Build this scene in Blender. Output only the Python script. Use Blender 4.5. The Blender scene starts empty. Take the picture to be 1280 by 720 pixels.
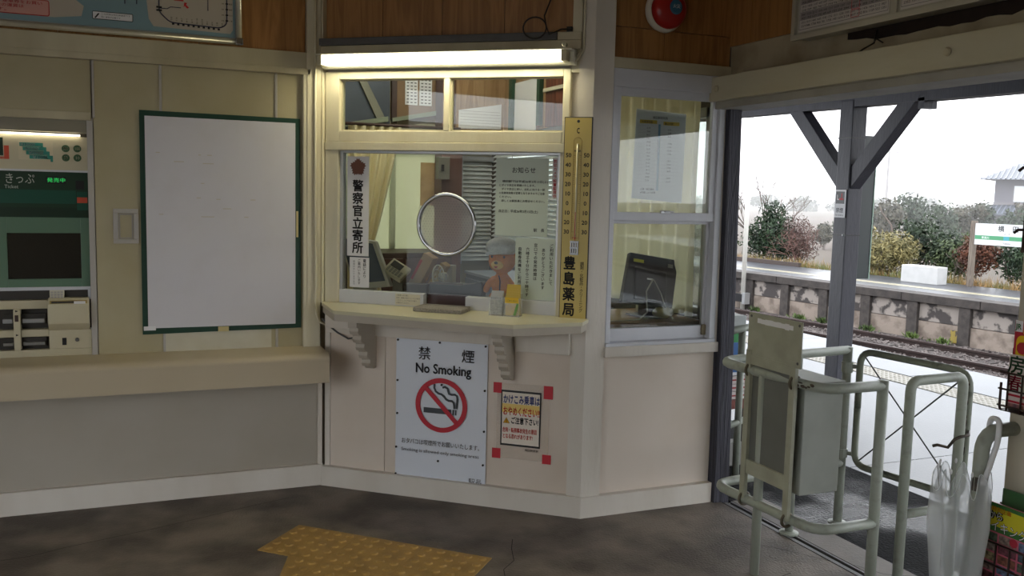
import bpy, bmesh, math, random
from mathutils import Vector, Matrix, noise

random.seed(7)
SC = bpy.context.scene
COL = SC.collection
PI = math.pi

# ------------------------------------------------------------------ camera
cam_data = bpy.data.cameras.new('camera')
cam = bpy.data.objects.new('camera', cam_data)
COL.objects.link(cam)
cam_data.sensor_fit = 'HORIZONTAL'
cam_data.sensor_width = 36.0
cam_data.lens = 36.0 * 1132.35 / 1280.0
cam_data.clip_start = 0.05
cam_data.clip_end = 600
PITCH, ROLL, YAW = 0.1062, 0.0244, 0.3964
cam.location = (0, 0, 1.55)
cam.matrix_world = (Matrix.Translation((0, 0, 1.55)) @ Matrix.Rotation(-YAW, 4, 'Z')
                    @ Matrix.Rotation(PI / 2 - PITCH, 4, 'X') @ Matrix.Rotation(ROLL, 4, 'Z'))
SC.camera = cam

# ------------------------------------------------------------------ sky, exposure
world = bpy.data.worlds.new('overcast_sky')
SC.world = world
world.use_nodes = True
bg = world.node_tree.nodes['Background']
bg.inputs[0].default_value = (0.93, 0.96, 1.0, 1)
bg.inputs[1].default_value = 1.0
SC.view_settings.view_transform = 'Standard'
SC.view_settings.look = 'None'
SC.view_settings.gamma = 1
SC.view_settings.use_curve_mapping = False
SC.view_settings.exposure = 2.15
SC.cycles.max_bounces = 8
SC.cycles.diffuse_bounces = 5
SC.cycles.glossy_bounces = 4
SC.cycles.transmission_bounces = 6
SC.cycles.transparent_max_bounces = 16
SC.cycles.volume_bounces = 1
SC.cycles.sample_clamp_indirect = 6
TUBE_POWER = 6.8
HAZE = 0.0024
ADDED_LAMP_POWER = 21.0

# ------------------------------------------------------------------ materials
def lin(c):
    c = c / 255.0
    return c / 12.92 if c <= 0.04045 else ((c + 0.055) / 1.055) ** 2.4

def rgb(t):
    return (lin(t[0]), lin(t[1]), lin(t[2]), 1)

MATS = {}
def mat(name, col, rough=0.6, metal=0.0, var=0.0, scale=6.0, col2=None, bump=0.0, bscale=40.0,
        stretch=(1, 1, 1), emit=0.0, spec=0.5, detail=4.0, lo=0.4, hi=0.65):
    """procedural material: base colour, optional noise towards a second colour, optional fine relief"""
    if name in MATS:
        return MATS[name]
    m = bpy.data.materials.new(name)
    m.use_nodes = True
    nt = m.node_tree
    b = nt.nodes['Principled BSDF']
    b.inputs['Base Color'].default_value = rgb(col)
    b.inputs['Roughness'].default_value = rough
    b.inputs['Metallic'].default_value = metal
    b.inputs['Specular IOR Level'].default_value = spec
    if emit:
        b.inputs['Emission Color'].default_value = rgb(col)
        b.inputs['Emission Strength'].default_value = emit
    if var or bump:
        tc = nt.nodes.new('ShaderNodeTexCoord')
        mp = nt.nodes.new('ShaderNodeMapping')
        mp.inputs['Scale'].default_value = stretch
        nt.links.new(tc.outputs['Object'], mp.inputs[0])
    if var:
        n = nt.nodes.new('ShaderNodeTexNoise')
        n.inputs['Scale'].default_value = scale
        n.inputs['Detail'].default_value = detail
        nt.links.new(mp.outputs[0], n.inputs['Vector'])
        r = nt.nodes.new('ShaderNodeMapRange')
        r.inputs[1].default_value = lo
        r.inputs[2].default_value = hi
        r.inputs[3].default_value = 0.0
        r.inputs[4].default_value = var
        nt.links.new(n.outputs[0], r.inputs[0])
        mx = nt.nodes.new('ShaderNodeMix')
        mx.data_type = 'RGBA'
        mx.inputs[6].default_value = rgb(col)
        mx.inputs[7].default_value = rgb(col2 or tuple(c * 0.8 for c in col))
        nt.links.new(r.outputs[0], mx.inputs[0])
        nt.links.new(mx.outputs[2], b.inputs['Base Color'])
    if bump:
        n2 = nt.nodes.new('ShaderNodeTexNoise')
        n2.inputs['Scale'].default_value = bscale
        n2.inputs['Detail'].default_value = 3
        nt.links.new(mp.outputs[0], n2.inputs['Vector'])
        bp = nt.nodes.new('ShaderNodeBump')
        bp.inputs['Strength'].default_value = bump
        bp.inputs['Distance'].default_value = 0.01
        nt.links.new(n2.outputs[0], bp.inputs['Height'])
        nt.links.new(bp.outputs[0], b.inputs['Normal'])
    MATS[name] = m
    return m

def wood(name, col, col2, scale=3.0, rough=0.45, stretch=(8, 8, 0.6), bump=0.1):
    """wood with grain running along z"""
    m = bpy.data.materials.new(name)
    m.use_nodes = True
    nt = m.node_tree
    b = nt.nodes['Principled BSDF']
    b.inputs['Roughness'].default_value = rough
    tc = nt.nodes.new('ShaderNodeTexCoord')
    mp = nt.nodes.new('ShaderNodeMapping')
    mp.inputs['Scale'].default_value = stretch
    oi = nt.nodes.new('ShaderNodeObjectInfo')
    add = nt.nodes.new('ShaderNodeVectorMath')
    add.operation = 'ADD'
    mul = nt.nodes.new('ShaderNodeVectorMath')
    mul.operation = 'SCALE'
    mul.inputs[0].default_value = (13, 7, 5)
    nt.links.new(oi.outputs['Random'], mul.inputs[3])
    nt.links.new(tc.outputs['Object'], add.inputs[0])
    nt.links.new(mul.outputs[0], add.inputs[1])
    nt.links.new(add.outputs[0], mp.inputs[0])
    n = nt.nodes.new('ShaderNodeTexNoise')
    n.inputs['Scale'].default_value = scale
    n.inputs['Detail'].default_value = 6
    n.inputs['Distortion'].default_value = 0.8
    nt.links.new(mp.outputs[0], n.inputs['Vector'])
    w = nt.nodes.new('ShaderNodeMath')
    w.operation = 'PINGPONG'
    w.inputs[1].default_value = 0.12
    nt.links.new(n.outputs[0], w.inputs[0])
    r = nt.nodes.new('ShaderNodeMapRange')
    r.inputs[1].default_value = 0
    r.inputs[2].default_value = 0.12
    nt.links.new(w.outputs[0], r.inputs[0])
    mx = nt.nodes.new('ShaderNodeMix')
    mx.data_type = 'RGBA'
    mx.inputs[6].default_value = rgb(col)
    mx.inputs[7].default_value = rgb(col2)
    nt.links.new(r.outputs[0], mx.inputs[0])
    nt.links.new(mx.outputs[2], b.inputs['Base Color'])
    if bump:
        bp = nt.nodes.new('ShaderNodeBump')
        bp.inputs['Strength'].default_value = bump
        bp.inputs['Distance'].default_value = 0.004
        nt.links.new(r.outputs[0], bp.inputs['Height'])
        nt.links.new(bp.outputs[0], b.inputs['Normal'])
    MATS[name] = m
    return m

def glass(name, tint=(1, 1, 1), refl=1.0, rough=0.0):
    """thin pane: mostly see-through, reflecting more at grazing angles"""
    m = bpy.data.materials.new(name)
    m.use_nodes = True
    nt = m.node_tree
    nt.nodes.remove(nt.nodes['Principled BSDF'])
    out = nt.nodes['Material Output']
    t = nt.nodes.new('ShaderNodeBsdfTransparent')
    t.inputs[0].default_value = (*tint, 1)
    g = nt.nodes.new('ShaderNodeBsdfGlossy')
    g.inputs['Roughness'].default_value = rough
    fr = nt.nodes.new('ShaderNodeFresnel')
    fr.inputs[0].default_value = 1.5
    mu = nt.nodes.new('ShaderNodeMath')
    mu.operation = 'MULTIPLY'
    mu.inputs[1].default_value = refl
    nt.links.new(fr.outputs[0], mu.inputs[0])
    mx = nt.nodes.new('ShaderNodeMixShader')
    nt.links.new(mu.outputs[0], mx.inputs[0])
    nt.links.new(t.outputs[0], mx.inputs[1])
    nt.links.new(g.outputs[0], mx.inputs[2])
    nt.links.new(mx.outputs[0], out.inputs[0])
    MATS[name] = m
    return m

def translucent(name, col, frac=0.5, clear=0.0, gloss=0.0):
    m = bpy.data.materials.new(name)
    m.use_nodes = True
    nt = m.node_tree
    nt.nodes.remove(nt.nodes['Principled BSDF'])
    out = nt.nodes['Material Output']
    d = nt.nodes.new('ShaderNodeBsdfDiffuse')
    d.inputs[0].default_value = rgb(col)
    t = nt.nodes.new('ShaderNodeBsdfTranslucent')
    t.inputs[0].default_value = rgb(col)
    mx = nt.nodes.new('ShaderNodeMixShader')
    mx.inputs[0].default_value = frac
    nt.links.new(d.outputs[0], mx.inputs[1])
    nt.links.new(t.outputs[0], mx.inputs[2])
    last = mx
    if clear:
        c = nt.nodes.new('ShaderNodeBsdfTransparent')
        m2 = nt.nodes.new('ShaderNodeMixShader')
        m2.inputs[0].default_value = clear
        nt.links.new(last.outputs[0], m2.inputs[1])
        nt.links.new(c.outputs[0], m2.inputs[2])
        last = m2
    if gloss:
        g = nt.nodes.new('ShaderNodeBsdfGlossy')
        g.inputs['Roughness'].default_value = 0.15
        m3 = nt.nodes.new('ShaderNodeMixShader')
        m3.inputs[0].default_value = gloss
        nt.links.new(last.outputs[0], m3.inputs[1])
        nt.links.new(g.outputs[0], m3.inputs[2])
        last = m3
    nt.links.new(last.outputs[0], out.inputs[0])
    MATS[name] = m
    return m

cream = mat('cream_paint', (214, 208, 184), 0.45, var=0.35, scale=5, col2=(190, 176, 140), bump=0.12, bscale=60, stretch=(1, 1, 0.25))
cream_dark = mat('aged_cream_paint', (196, 188, 160), 0.5, var=0.5, scale=4, col2=(150, 138, 108), bump=0.15, bscale=50, stretch=(1, 1, 0.3))
white_paint = mat('white_paint', (218, 212, 202), 0.5, var=0.3, scale=4, col2=(190, 178, 160), bump=0.15, bscale=50, stretch=(1, 1, 0.25))
pinkish = mat('off_white_board', (219, 207, 194), 0.6, var=0.35, scale=2.5, col2=(196, 178, 156), lo=0.45, hi=0.75)
olive_cream = mat('yellowed_board', (178, 169, 138), 0.55, var=0.4, scale=3, col2=(160, 147, 108), bump=0.05, bscale=120)
grey_cream = mat('grey_board', (174, 167, 154), 0.6, var=0.3, scale=3, col2=(156, 147, 130), bump=0.05, bscale=120)
ledge_paint = mat('ledge_laminate', (190, 177, 152), 0.4, var=0.2, scale=2, col2=(174, 158, 130))
strip_grey = mat('joint_strip', (176, 172, 166), 0.5)
brown_ply = wood('brown_plywood', (166, 120, 70), (140, 97, 55), 2.5, 0.4, (7, 7, 0.5), 0.05)
dark_wood = wood('weathered_dark_wood', (66, 66, 78), (36, 36, 46), 3.0, 0.6, (14, 14, 0.5), 0.9)
dark_beam = mat('dark_painted_timber', (46, 46, 56), 0.5, var=0.5, scale=8, col2=(32, 32, 40), bump=0.3, bscale=60, stretch=(1, 1, 0.2))
red_wood = wood('reddish_wood', (110, 58, 38), (70, 34, 24), 3.0, 0.5, (7, 7, 0.6), 0.05)
brown_dark = mat('dark_brown_wood', (62, 40, 34), 0.5, var=0.4, scale=6, col2=(40, 26, 22))
alu = mat('grey_aluminium', (168, 170, 172), 0.35, 0.6)
alu_white = mat('white_aluminium', (206, 208, 214), 0.4, 0.0, var=0.15, scale=9, col2=(176, 178, 186))
dark_grey = mat('dark_grey_metal', (92, 92, 92), 0.5, 0.2, var=0.4, scale=12, col2=(70, 66, 60))
black = mat('black_plastic', (22, 22, 26), 0.4)
ink = mat('black_ink', (18, 18, 22), 0.7)
ink_grey = mat('grey_ink', (70, 70, 76), 0.7)
ink_red = mat('red_ink', (186, 30, 40), 0.6)
ink_blue = mat('blue_ink', (40, 52, 120), 0.6)
paper = mat('white_paper', (226, 226, 228), 0.7)
paper_green = mat('pale_green_paper', (206, 218, 206), 0.6)
chrome = mat('chrome', (200, 202, 206), 0.12, 1.0)
concrete_floor = mat('worn_concrete_floor', (130, 119, 108), 0.6, var=1.0, scale=3.0, col2=(84, 75, 67), bump=0.4, bscale=90, detail=12, lo=.38, hi=.62)
pane = glass('window_glass', (0.93, 0.96, 0.94), 0.7)
pane_hall = glass('side_window_glass', (0.92, 0.95, 0.93), 1.0)
pipe_paint = mat('grey_green_pipe_paint', (158, 164, 152), 0.42, var=0.5, scale=22, col2=(120, 122, 112), lo=0.55, hi=0.7, bump=0.06, bscale=90)
plate_paint = mat('olive_grey_plate_paint', (166, 167, 148), 0.5, var=0.4, scale=9, col2=(124, 122, 104))

# ------------------------------------------------------------------ frames of reference
class Fr:
    """local x: along a wall to the right, local y: into the wall, z: up"""
    def __init__(self, o, ang=0.0):
        self.o = Vector(o)
        self.a = ang
    def m(self):
        return Matrix.Translation(self.o) @ Matrix.Rotation(self.a, 4, 'Z')
    def w(self, s, y=0, z=0):
        return self.m() @ Vector((s, y, z))

A0 = (0.9037, 4.637, 0)
B0 = (1.957, 3.768, 0)
FW = Fr((0, 0, 0))
FL = Fr((0, 4.637, 0))
FC = Fr(A0, math.atan2(B0[1] - A0[1], B0[0] - A0[0]))
FR = Fr((0, 3.768, 0))
FD = Fr((2.708, 0, 0), -PI / 2)          # local x = -y, local y = +x
FT = Fr((13.15, 17.73, 0), math.atan2(-0.992, 0.127))   # along the opposite platform edge

# ------------------------------------------------------------------ mesh builder
class MB:
    def __init__(self):
        self.v = []
        self.f = []
    def add(self, vs, fs):
        n = len(self.v)
        self.v += [Vector(p) for p in vs]
        self.f += [tuple(i + n for i in f) for f in fs]
        return self
    def box(self, x0, x1, y0, y1, z0, z1, m=None):
        vs = [(x, y, z) for z in (z0, z1) for y in (y0, y1) for x in (x0, x1)]
        if m is not None:
            vs = [m @ Vector(p) for p in vs]
        return self.add(vs, [(0, 2, 3, 1), (4, 5, 7, 6), (0, 1, 5, 4), (2, 6, 7, 3), (0, 4, 6, 2), (1, 3, 7, 5)])
    def prism(self, pts, d, axis='z', a0=0.0):
        """polygon (2-D) pushed from a0 to d along an axis; y axis: pts are (x, z); x axis: pts are (y, z)"""
        def P(p, t):
            return (p[0], p[1], t) if axis == 'z' else ((p[0], t, p[1]) if axis == 'y' else (t, p[0], p[1]))
        n = len(pts)
        vs = [P(p, a0) for p in pts] + [P(p, d) for p in pts]
        fs = [tuple(range(n))[::-1], tuple(range(n, 2 * n))]
        fs += [(i, (i + 1) % n, n + (i + 1) % n, n + i) for i in range(n)]
        return self.add(vs, fs)
    def tube(self, pts, r, n=10, closed=False, caps=True):
        pts = [Vector(p) for p in pts]
        k = len(pts)
        rs = r if isinstance(r, (list, tuple)) else [r] * k
        rings = []
        up = Vector((0.13, 0.21, 0.97))
        nrm = None
        for i, p in enumerate(pts):
            a = pts[(i - 1) % k] if (closed or i > 0) else p
            b = pts[(i + 1) % k] if (closed or i < k - 1) else p
            t = (b - a)
            if t.length < 1e-9:
                t = Vector((0, 0, 1))
            t.normalize()
            if nrm is None:
                nrm = t.cross(up if abs(t.dot(up)) < 0.95 else Vector((1, 0, 0))).normalized()
            else:
                nrm = (nrm - t * nrm.dot(t))
                nrm.normalize()
            bi = t.cross(nrm)
            rings.append([p + (nrm * math.cos(2 * PI * j / n) + bi * math.sin(2 * PI * j / n)) * rs[i] for j in range(n)])
        vs = [q for ring in rings for q in ring]
        fs = []
        for i in range(k if closed else k - 1):
            i2 = (i + 1) % k
            for j in range(n):
                j2 = (j + 1) % n
                fs.append((i * n + j, i * n + j2, i2 * n + j2, i2 * n + j))
        if caps and not closed:
            fs.append(tuple(range(n))[::-1])
            fs.append(tuple((k - 1) * n + j for j in range(n)))
        return self.add(vs, fs)
    def lathe(self, prof, c, n=24, axis='z', cap=True):
        """profile of (radius, height) turned about an axis through c"""
        vs = []
        for r, h in prof:
            for j in range(n):
                x, y = r * math.cos(2 * PI * j / n), r * math.sin(2 * PI * j / n)
                p = (x, y, h) if axis == 'z' else ((x, h, y) if axis == 'y' else (h, x, y))
                vs.append(Vector(c) + Vector(p))
        fs = []
        k = len(prof)
        for i in range(k - 1):
            for j in range(n):
                j2 = (j + 1) % n
                fs.append((i * n + j, i * n + j2, (i + 1) * n + j2, (i + 1) * n + j))
        if cap:
            fs.append(tuple(range(n))[::-1])
            fs.append(tuple((k - 1) * n + j for j in range(n)))
        return self.add(vs, fs)
    def ball(self, c, r, nu=14, nv=9, m=None):
        rx, ry, rz = r if isinstance(r, (tuple, list)) else (r, r, r)
        vs, fs = [], []
        for i in range(nv + 1):
            th = PI * i / nv
            for j in range(nu):
                ph = 2 * PI * j / nu
                p = Vector((rx * math.sin(th) * math.cos(ph), ry * math.sin(th) * math.sin(ph), rz * math.cos(th)))
                if m is not None:
                    p = m @ p
                vs.append(Vector(c) + p)
        for i in range(nv):
            for j in range(nu):
                j2 = (j + 1) % nu
                fs.append((i * nu + j, (i + 1) * nu + j, (i + 1) * nu + j2, i * nu + j2))
        return self.add(vs, fs)
    def quad(self, a, b, c, d):
        return self.add([a, b, c, d], [(0, 1, 2, 3)])
    def flat(self, pts, y):
        """flat polygon of (x, z) points facing the viewer at depth y"""
        return self.add([(p[0], y, p[1]) for p in pts], [tuple(range(len(pts)))])
    def rect(self, x0, x1, z0, z1, y):
        return self.flat([(x0, z0), (x1, z0), (x1, z1), (x0, z1)], y)
    def disc(self, cx, cz, r, y, n=24, r0=0.0):
        o = [(cx + r * math.cos(2 * PI * i / n), cz + r * math.sin(2 * PI * i / n)) for i in range(n)]
        if not r0:
            return self.flat(o, y)
        i_ = [(cx + r0 * math.cos(2 * PI * i / n), cz + r0 * math.sin(2 * PI * i / n)) for i in range(n)]
        return self.add([(p[0], y, p[1]) for p in o + i_], [(i, (i + 1) % n, n + (i + 1) % n, n + i) for i in range(n)])
    def xf(self, m):
        self.v = [m @ p for p in self.v]
        return self
    def mesh(self, name, org=Vector((0, 0, 0)), smooth=False, bevel=0.0):
        me = bpy.data.meshes.new(name)
        me.from_pydata([tuple(p - org) for p in self.v], [], self.f)
        if bevel or True:
            bm = bmesh.new()
            bm.from_mesh(me)
            if bevel:
                bmesh.ops.recalc_face_normals(bm, faces=bm.faces)
                es = [e for e in bm.edges if len(e.link_faces) == 2 and e.calc_face_angle(0) > 0.5]
                bmesh.ops.bevel(bm, geom=es, offset=bevel, segments=2, profile=0.6, affect='EDGES', clamp_overlap=True)
            elif len(bm.faces) < 60000 and not getattr(self, 'keep', False):
                bmesh.ops.recalc_face_normals(bm, faces=bm.faces)
            bm.to_mesh(me)
            bm.free()
        if smooth:
            me.polygons.foreach_set('use_smooth', [True] * len(me.polygons))
            if smooth is not True:
                pass
        me.update()
        return me

ORG = {}
def link(o):
    COL.objects.link(o)
    return o

def thing(name, label, cat, fr, base, group=None, kind=None):
    """an Empty at the thing's base that parents its parts"""
    o = link(bpy.data.objects.new(name, None))
    o.empty_display_size = 0.1
    o.location = fr.w(*base)
    o.rotation_euler = (0, 0, fr.a)
    o['label'] = label
    o['category'] = cat
    if group:
        o['group'] = group
    if kind:
        o['kind'] = kind
    ORG[o] = Vector(base)
    return o

def part(name, mb, m, parent, smooth=False, bevel=0.0, label=None, kind=None):
    org = ORG[parent]
    me = mb.mesh(name, org, smooth, bevel)
    me.materials.append(m)
    o = link(bpy.data.objects.new(name, me))
    o.parent = parent
    ORG[o] = org
    if label:
        o['label'] = label
    if kind:
        o['kind'] = kind
    return o

def share(name, me, parent, loc, rot=(0, 0, 0), scale=(1, 1, 1)):
    """one more piece that shares mesh data"""
    o = link(bpy.data.objects.new(name, me))
    o.parent = parent
    o.location = Vector(loc) - ORG[parent]
    o.rotation_euler = rot
    o.scale = scale
    return o

def solo(name, mb, m, fr, base, label, cat, group=None, smooth=False, bevel=0.0, kind=None):
    me = mb.mesh(name, Vector(base), smooth, bevel)
    me.materials.append(m)
    o = link(bpy.data.objects.new(name, me))
    o.location = fr.w(*base)
    o.rotation_euler = (0, 0, fr.a)
    o['label'] = label
    o['category'] = cat
    if group:
        o['group'] = group
    if kind:
        o['kind'] = kind
    ORG[o] = Vector(base)
    return o

def struct(name, mb, m, fr, label, cat='structure', bevel=0.0, smooth=False):
    me = mb.mesh(name, Vector((0, 0, 0)), smooth, bevel)
    me.materials.append(m)
    o = link(bpy.data.objects.new(name, me))
    o.location = fr.o
    o.rotation_euler = (0, 0, fr.a)
    o['kind'] = 'structure'
    o['label'] = label
    o['category'] = cat
    ORG[o] = Vector((0, 0, 0))
    return o

def text_mesh(body, size, bold=0.0, align='LEFT', width=None, spacing=1.0, lines=1.0):
    cu = bpy.data.curves.new('lettering', 'FONT')
    cu.body = body
    cu.size = 1.0
    cu.resolution_u = 2
    cu.align_x = align
    cu.space_character = spacing
    cu.space_line = lines
    o = bpy.data.objects.new('lettering_source', cu)
    COL.objects.link(o)
    dg = bpy.context.evaluated_depsgraph_get()
    me = bpy.data.meshes.new_from_object(o.evaluated_get(dg))
    bpy.data.objects.remove(o)
    bpy.data.curves.remove(cu)
    xs = [v.co.x for v in me.vertices] or [0]
    if bold:
        bm = bmesh.new(); bm.from_mesh(me)
        src = bm.faces[:]
        for dx, dy in ((bold, 0), (-bold, 0), (0, bold), (0, -bold)):
            r = bmesh.ops.duplicate(bm, geom=src)
            bmesh.ops.translate(bm, vec=(dx, dy, 0), verts=[g for g in r['geom'] if isinstance(g, bmesh.types.BMVert)])
        bm.to_mesh(me); bm.free()
    sx = size
    if width:
        sx = width / max(1e-6, max(xs) - min(xs))
    for v in me.vertices:
        v.co = Vector((v.co.x * sx, v.co.y * size, 0))
    return me

def text(parent, body, s, z, y, size, m, bold=0.0, align='LEFT', width=None, spacing=1.0, lines=1.0, tilt=0.0, name='lettering', flip=False):
    """flat print standing upright on a face at depth y (frame coordinates)"""
    me = text_mesh(body, size, bold, align, width, spacing, lines)
    M = Matrix.Translation((s, y, z)) @ Matrix.Rotation(PI / 2, 4, 'X') @ Matrix.Rotation(tilt, 4, 'Z')
    me.transform(Matrix.Translation(-ORG[parent]) @ M)
    me.name = name
    me.materials.clear()
    me.materials.append(m)
    o = link(bpy.data.objects.new(name, me))
    o.parent = parent
    ORG[o] = ORG[parent]
    return o

def vtext(parent, body, s, z, y, size, m, bold=0.0, pitch=None, width=None, name='lettering'):
    """vertical writing: one character below the other, centred on s, first one's top at z"""
    mb = MB()
    p = pitch or size * 1.08
    for i, ch in enumerate(body):
        if ch == ' ':
            continue
        rot = ch in 'ー()（）'
        me = text_mesh(ch, size, bold, 'LEFT')
        xs = [v.co.x for v in me.vertices]
        ys = [v.co.y for v in me.vertices]
        cx, cy = (min(xs) + max(xs)) / 2, (min(ys) + max(ys)) / 2
        sx = (width / size) if width else 1.0
        zc = z - i * p - size * 0.45
        vs = []
        for v in me.vertices:
            dx, dy = v.co.x - cx, v.co.y - cy
            if rot:
                dx, dy = dy, -dx
            if ch in 'っゃゅょッャュョ':
                dx += size * 0.1; dy += size * 0.08
            vs.append((s + dx * sx, y, zc + dy))
        mb.add(vs, [tuple(q.vertices) for q in me.polygons])
        bpy.data.meshes.remove(me)
    mb.keep = True
    return part(name, mb, m, parent)

def bend(pts, r=0.06, k=5):
    """round the corners of a polyline"""
    pts = [Vector(p) for p in pts]
    out = [pts[0]]
    for i in range(1, len(pts) - 1):
        p = pts[i]
        a = (pts[i - 1] - p)
        b = (pts[i + 1] - p)
        ra = min(r, a.length * 0.45)
        rb = min(r, b.length * 0.45)
        pa = p + a.normalized() * ra
        pb = p + b.normalized() * rb
        for j in range(k + 1):
            t = j / k
            out.append(pa * (1 - t) ** 2 + p * 2 * t * (1 - t) + pb * t * t)
    out.append(pts[-1])
    return out
# ================================================================== the setting
fl = MB()
fl.box(-3.4, 2.74, -3.6, 7.1, -0.12, 0.0)
floor = struct('floor', fl, concrete_floor, FW, 'worn dark grey concrete waiting room floor', 'floor')
th = MB()
th.box(2.74, 2.765, -3.0, 3.72, -0.12, -0.012).box(2.785, 2.80, -3.0, 3.72, -0.12, -0.012).box(2.765, 2.785, -3, 3.72, -0.12, -0.03).box(2.80, 2.815, -3, 3.72, -0.12, -0.03)
th.box(2.815, 2.99, -3.0, 3.72, -0.12, -0.004)
part('door_sill', th, mat('pale_worn_concrete', (128, 120, 114), 0.6, var=0.6, scale=4, col2=(92, 86, 82), bump=0.2, bscale=90), floor)
gr = MB()
gr.box(2.742, 2.764, -3.0, 3.7, -0.012, 0.002).box(2.786, 2.799, -3.0, 3.7, -0.012, 0.002)
part('door_track', gr, dark_grey, floor)
ck = MB()
random.seed(3)
for (x, y, dx, dy, n) in ((1.55, 3.6, -0.05, -0.10, 9), (0.35, 3.55, 0.06, -0.1, 8), (-0.6, 4.05, 0.16, 0.05, 9), (2.45, 3.3, 0.07, -0.09, 9), (2.5, 2.9, -0.09, -0.05, 7)):
    p = []
    for i in range(n):
        p.append((x + random.uniform(-.02, .02), y + random.uniform(-.02, .02)))
        x += dx; y += dy
    for a, b in zip(p, p[1:]):
        d = Vector((b[1] - a[1], a[0] - b[0])).normalized() * 0.0016
        ck.add([(a[0] - d.x, a[1] - d.y, .0006), (a[0] + d.x, a[1] + d.y, .0006), (b[0] + d.x, b[1] + d.y, .0006), (b[0] - d.x, b[1] - d.y, .0006)], [(0, 1, 2, 3)])
part('crack', ck, mat('crack_dirt', (40, 36, 34), 0.9), floor)

ce = MB()
ce.box(-3.4, 2.9, -3.6, 7.1, 2.9, 3.0)
struct('ceiling', ce, mat('dark_board_ceiling', (150, 132, 104), 0.7, var=0.4, scale=2, col2=(120, 100, 74)), FW, 'plain boarded waiting room ceiling', 'ceiling')

# ---- left wall
wl = MB()
wl.box(-3.4, -1.07, .05, .15, 0, 2.9).box(-1.07, -.17, .05, .15, 0, .72).box(-1.07, -.17, .05, .15, 1.83, 2.9).box(-.17, .93, .05, .15, 0, 2.9)
wall_left = struct('wall_left', wl, grey_cream, FL, 'left wall of yellowed boards around the ticket machine', 'wall')
for x0, x1, z0, z1 in ((-.163, .120, .72, 2.105), (.132, .651, .72, 2.105), (.663, .80, .72, 2.105), (-1.06, -.172, 1.862, 2.105), (-3.3, -1.08, .72, 2.105)):
    part('wall_panel', MB().box(x0, x1, 0, .05, z0, z1), olive_cream, wall_left)
for x0, x1, z0, z1 in ((-.167, -.157, 1.84, 2.10), (.120, .132, .72, 2.10), (.651, .663, .72, 2.10), (-.1925, -.167, .735, 1.835)):
    part('joint_strip', MB().box(x0, x1, -.006, .045, z0, z1), strip_grey, wall_left, bevel=.002)
part('joint_strip', MB().box(-1.06, -.172, -.012, .045, 1.825, 1.862), cream_dark, wall_left, bevel=.003)
part('cover_strip', MB().box(.785, .822, -.028, .05, .72, 2.105), cream, wall_left, bevel=.004)
part('lower_panel', MB().box(-3.3, .862, 0, .05, .10, .72), grey_cream, wall_left)
part('corner_strip', MB().box(.862, .885, -.012, .05, .0, .72), white_paint, wall_left, bevel=.003)
part('repair_panel', MB().box(.121, .630, -.004, .0, .728, .83), mat('clean_cream_board', (206, 202, 184), 0.5, var=.3, scale=7, col2=(180, 170, 140)), wall_left)
x = -3.3
edges = [-3.3, -2.7, -2.1, -1.5, -.9, -.3, .3, .80]
for a, b in zip(edges, edges[1:]):
    part('plank', MB().box(a + .0015, b - .0015, .0, .05, 2.205, 2.9), brown_ply, wall_left)
struct('trim_1', MB().box(-3.3, .822, -.022, .05, 2.125, 2.207).box(-3.3, .822, -.032, .05, 2.098, 2.128), cream_dark, FL, 'cream board rail across the left wall below the wood boards', 'trim', bevel=.003)
struct('baseboard_left', MB().box(-3.3, .888, -.022, .05, 0, .112), white_paint, FL, 'white baseboard under the left wall', 'baseboard', bevel=.004)
struct('trim_2', MB().box(.803, .870, -.032, .06, .72, 2.9), cream, FL, 'cream corner post left of the ticket window', 'trim', bevel=.003)

# long ledge under the ticket machine
lp = []
for i in range(9):
    t = PI / 2 * i / 8
    lp.append((-.262 + .045 - .045 * math.sin(t) , .738 - .03 + .03 * math.cos(t)))
prof = [(.049, .595), (.049, .738)] + lp + [(-.262, .595), (-.245, .595), (-.245, .612), (.0, .612), (.0, .595)]
solo('wall_ledge', MB().prism(prof, .872, 'x', -3.3), ledge_paint, FL, (-.6, 0, .595), 'long cream laminate ledge with rounded front edge under the ticket machine', 'ledge')

# ---- middle (ticket window) wall
wc = MB()
wc.box(0, 1.36, .02, .12, 0, .965).box(-.06, .016, .02, .12, .965, 2.9).box(1.25, 1.33, .02, .12, .965, 2.9)
wc.box(.016, 1.25, .02, .12, 1.757, 1.776).box(.016, 1.25, .02, .12, 2.121, 2.9)
wall_center = struct('wall_center', wc, white_paint, FC, 'angled middle wall holding the ticket window', 'wall')
for a, b in ((.03, .3365), (.3395, 1.304)):
    part('wall_panel', MB().box(a, b, .0, .02, .09, .90), pinkish, wall_center)
part('corner_strip', MB().box(.0, .029, -.006, .02, .09, .9), white_paint, wall_center)
for a, b in ((.0, .307), (.307, .618), (.618, .931), (.931, 1.266)):
    part('plank', MB().box(a + .0015, b - .0015, .0, .02, 2.27, 2.9), brown_ply, wall_center)
struct('trim_3', MB().box(-.058, .0, -.035, .02, .962, 2.9), cream, FC, 'cream upright board at the left side of the ticket window', 'trim', bevel=.003)
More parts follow.
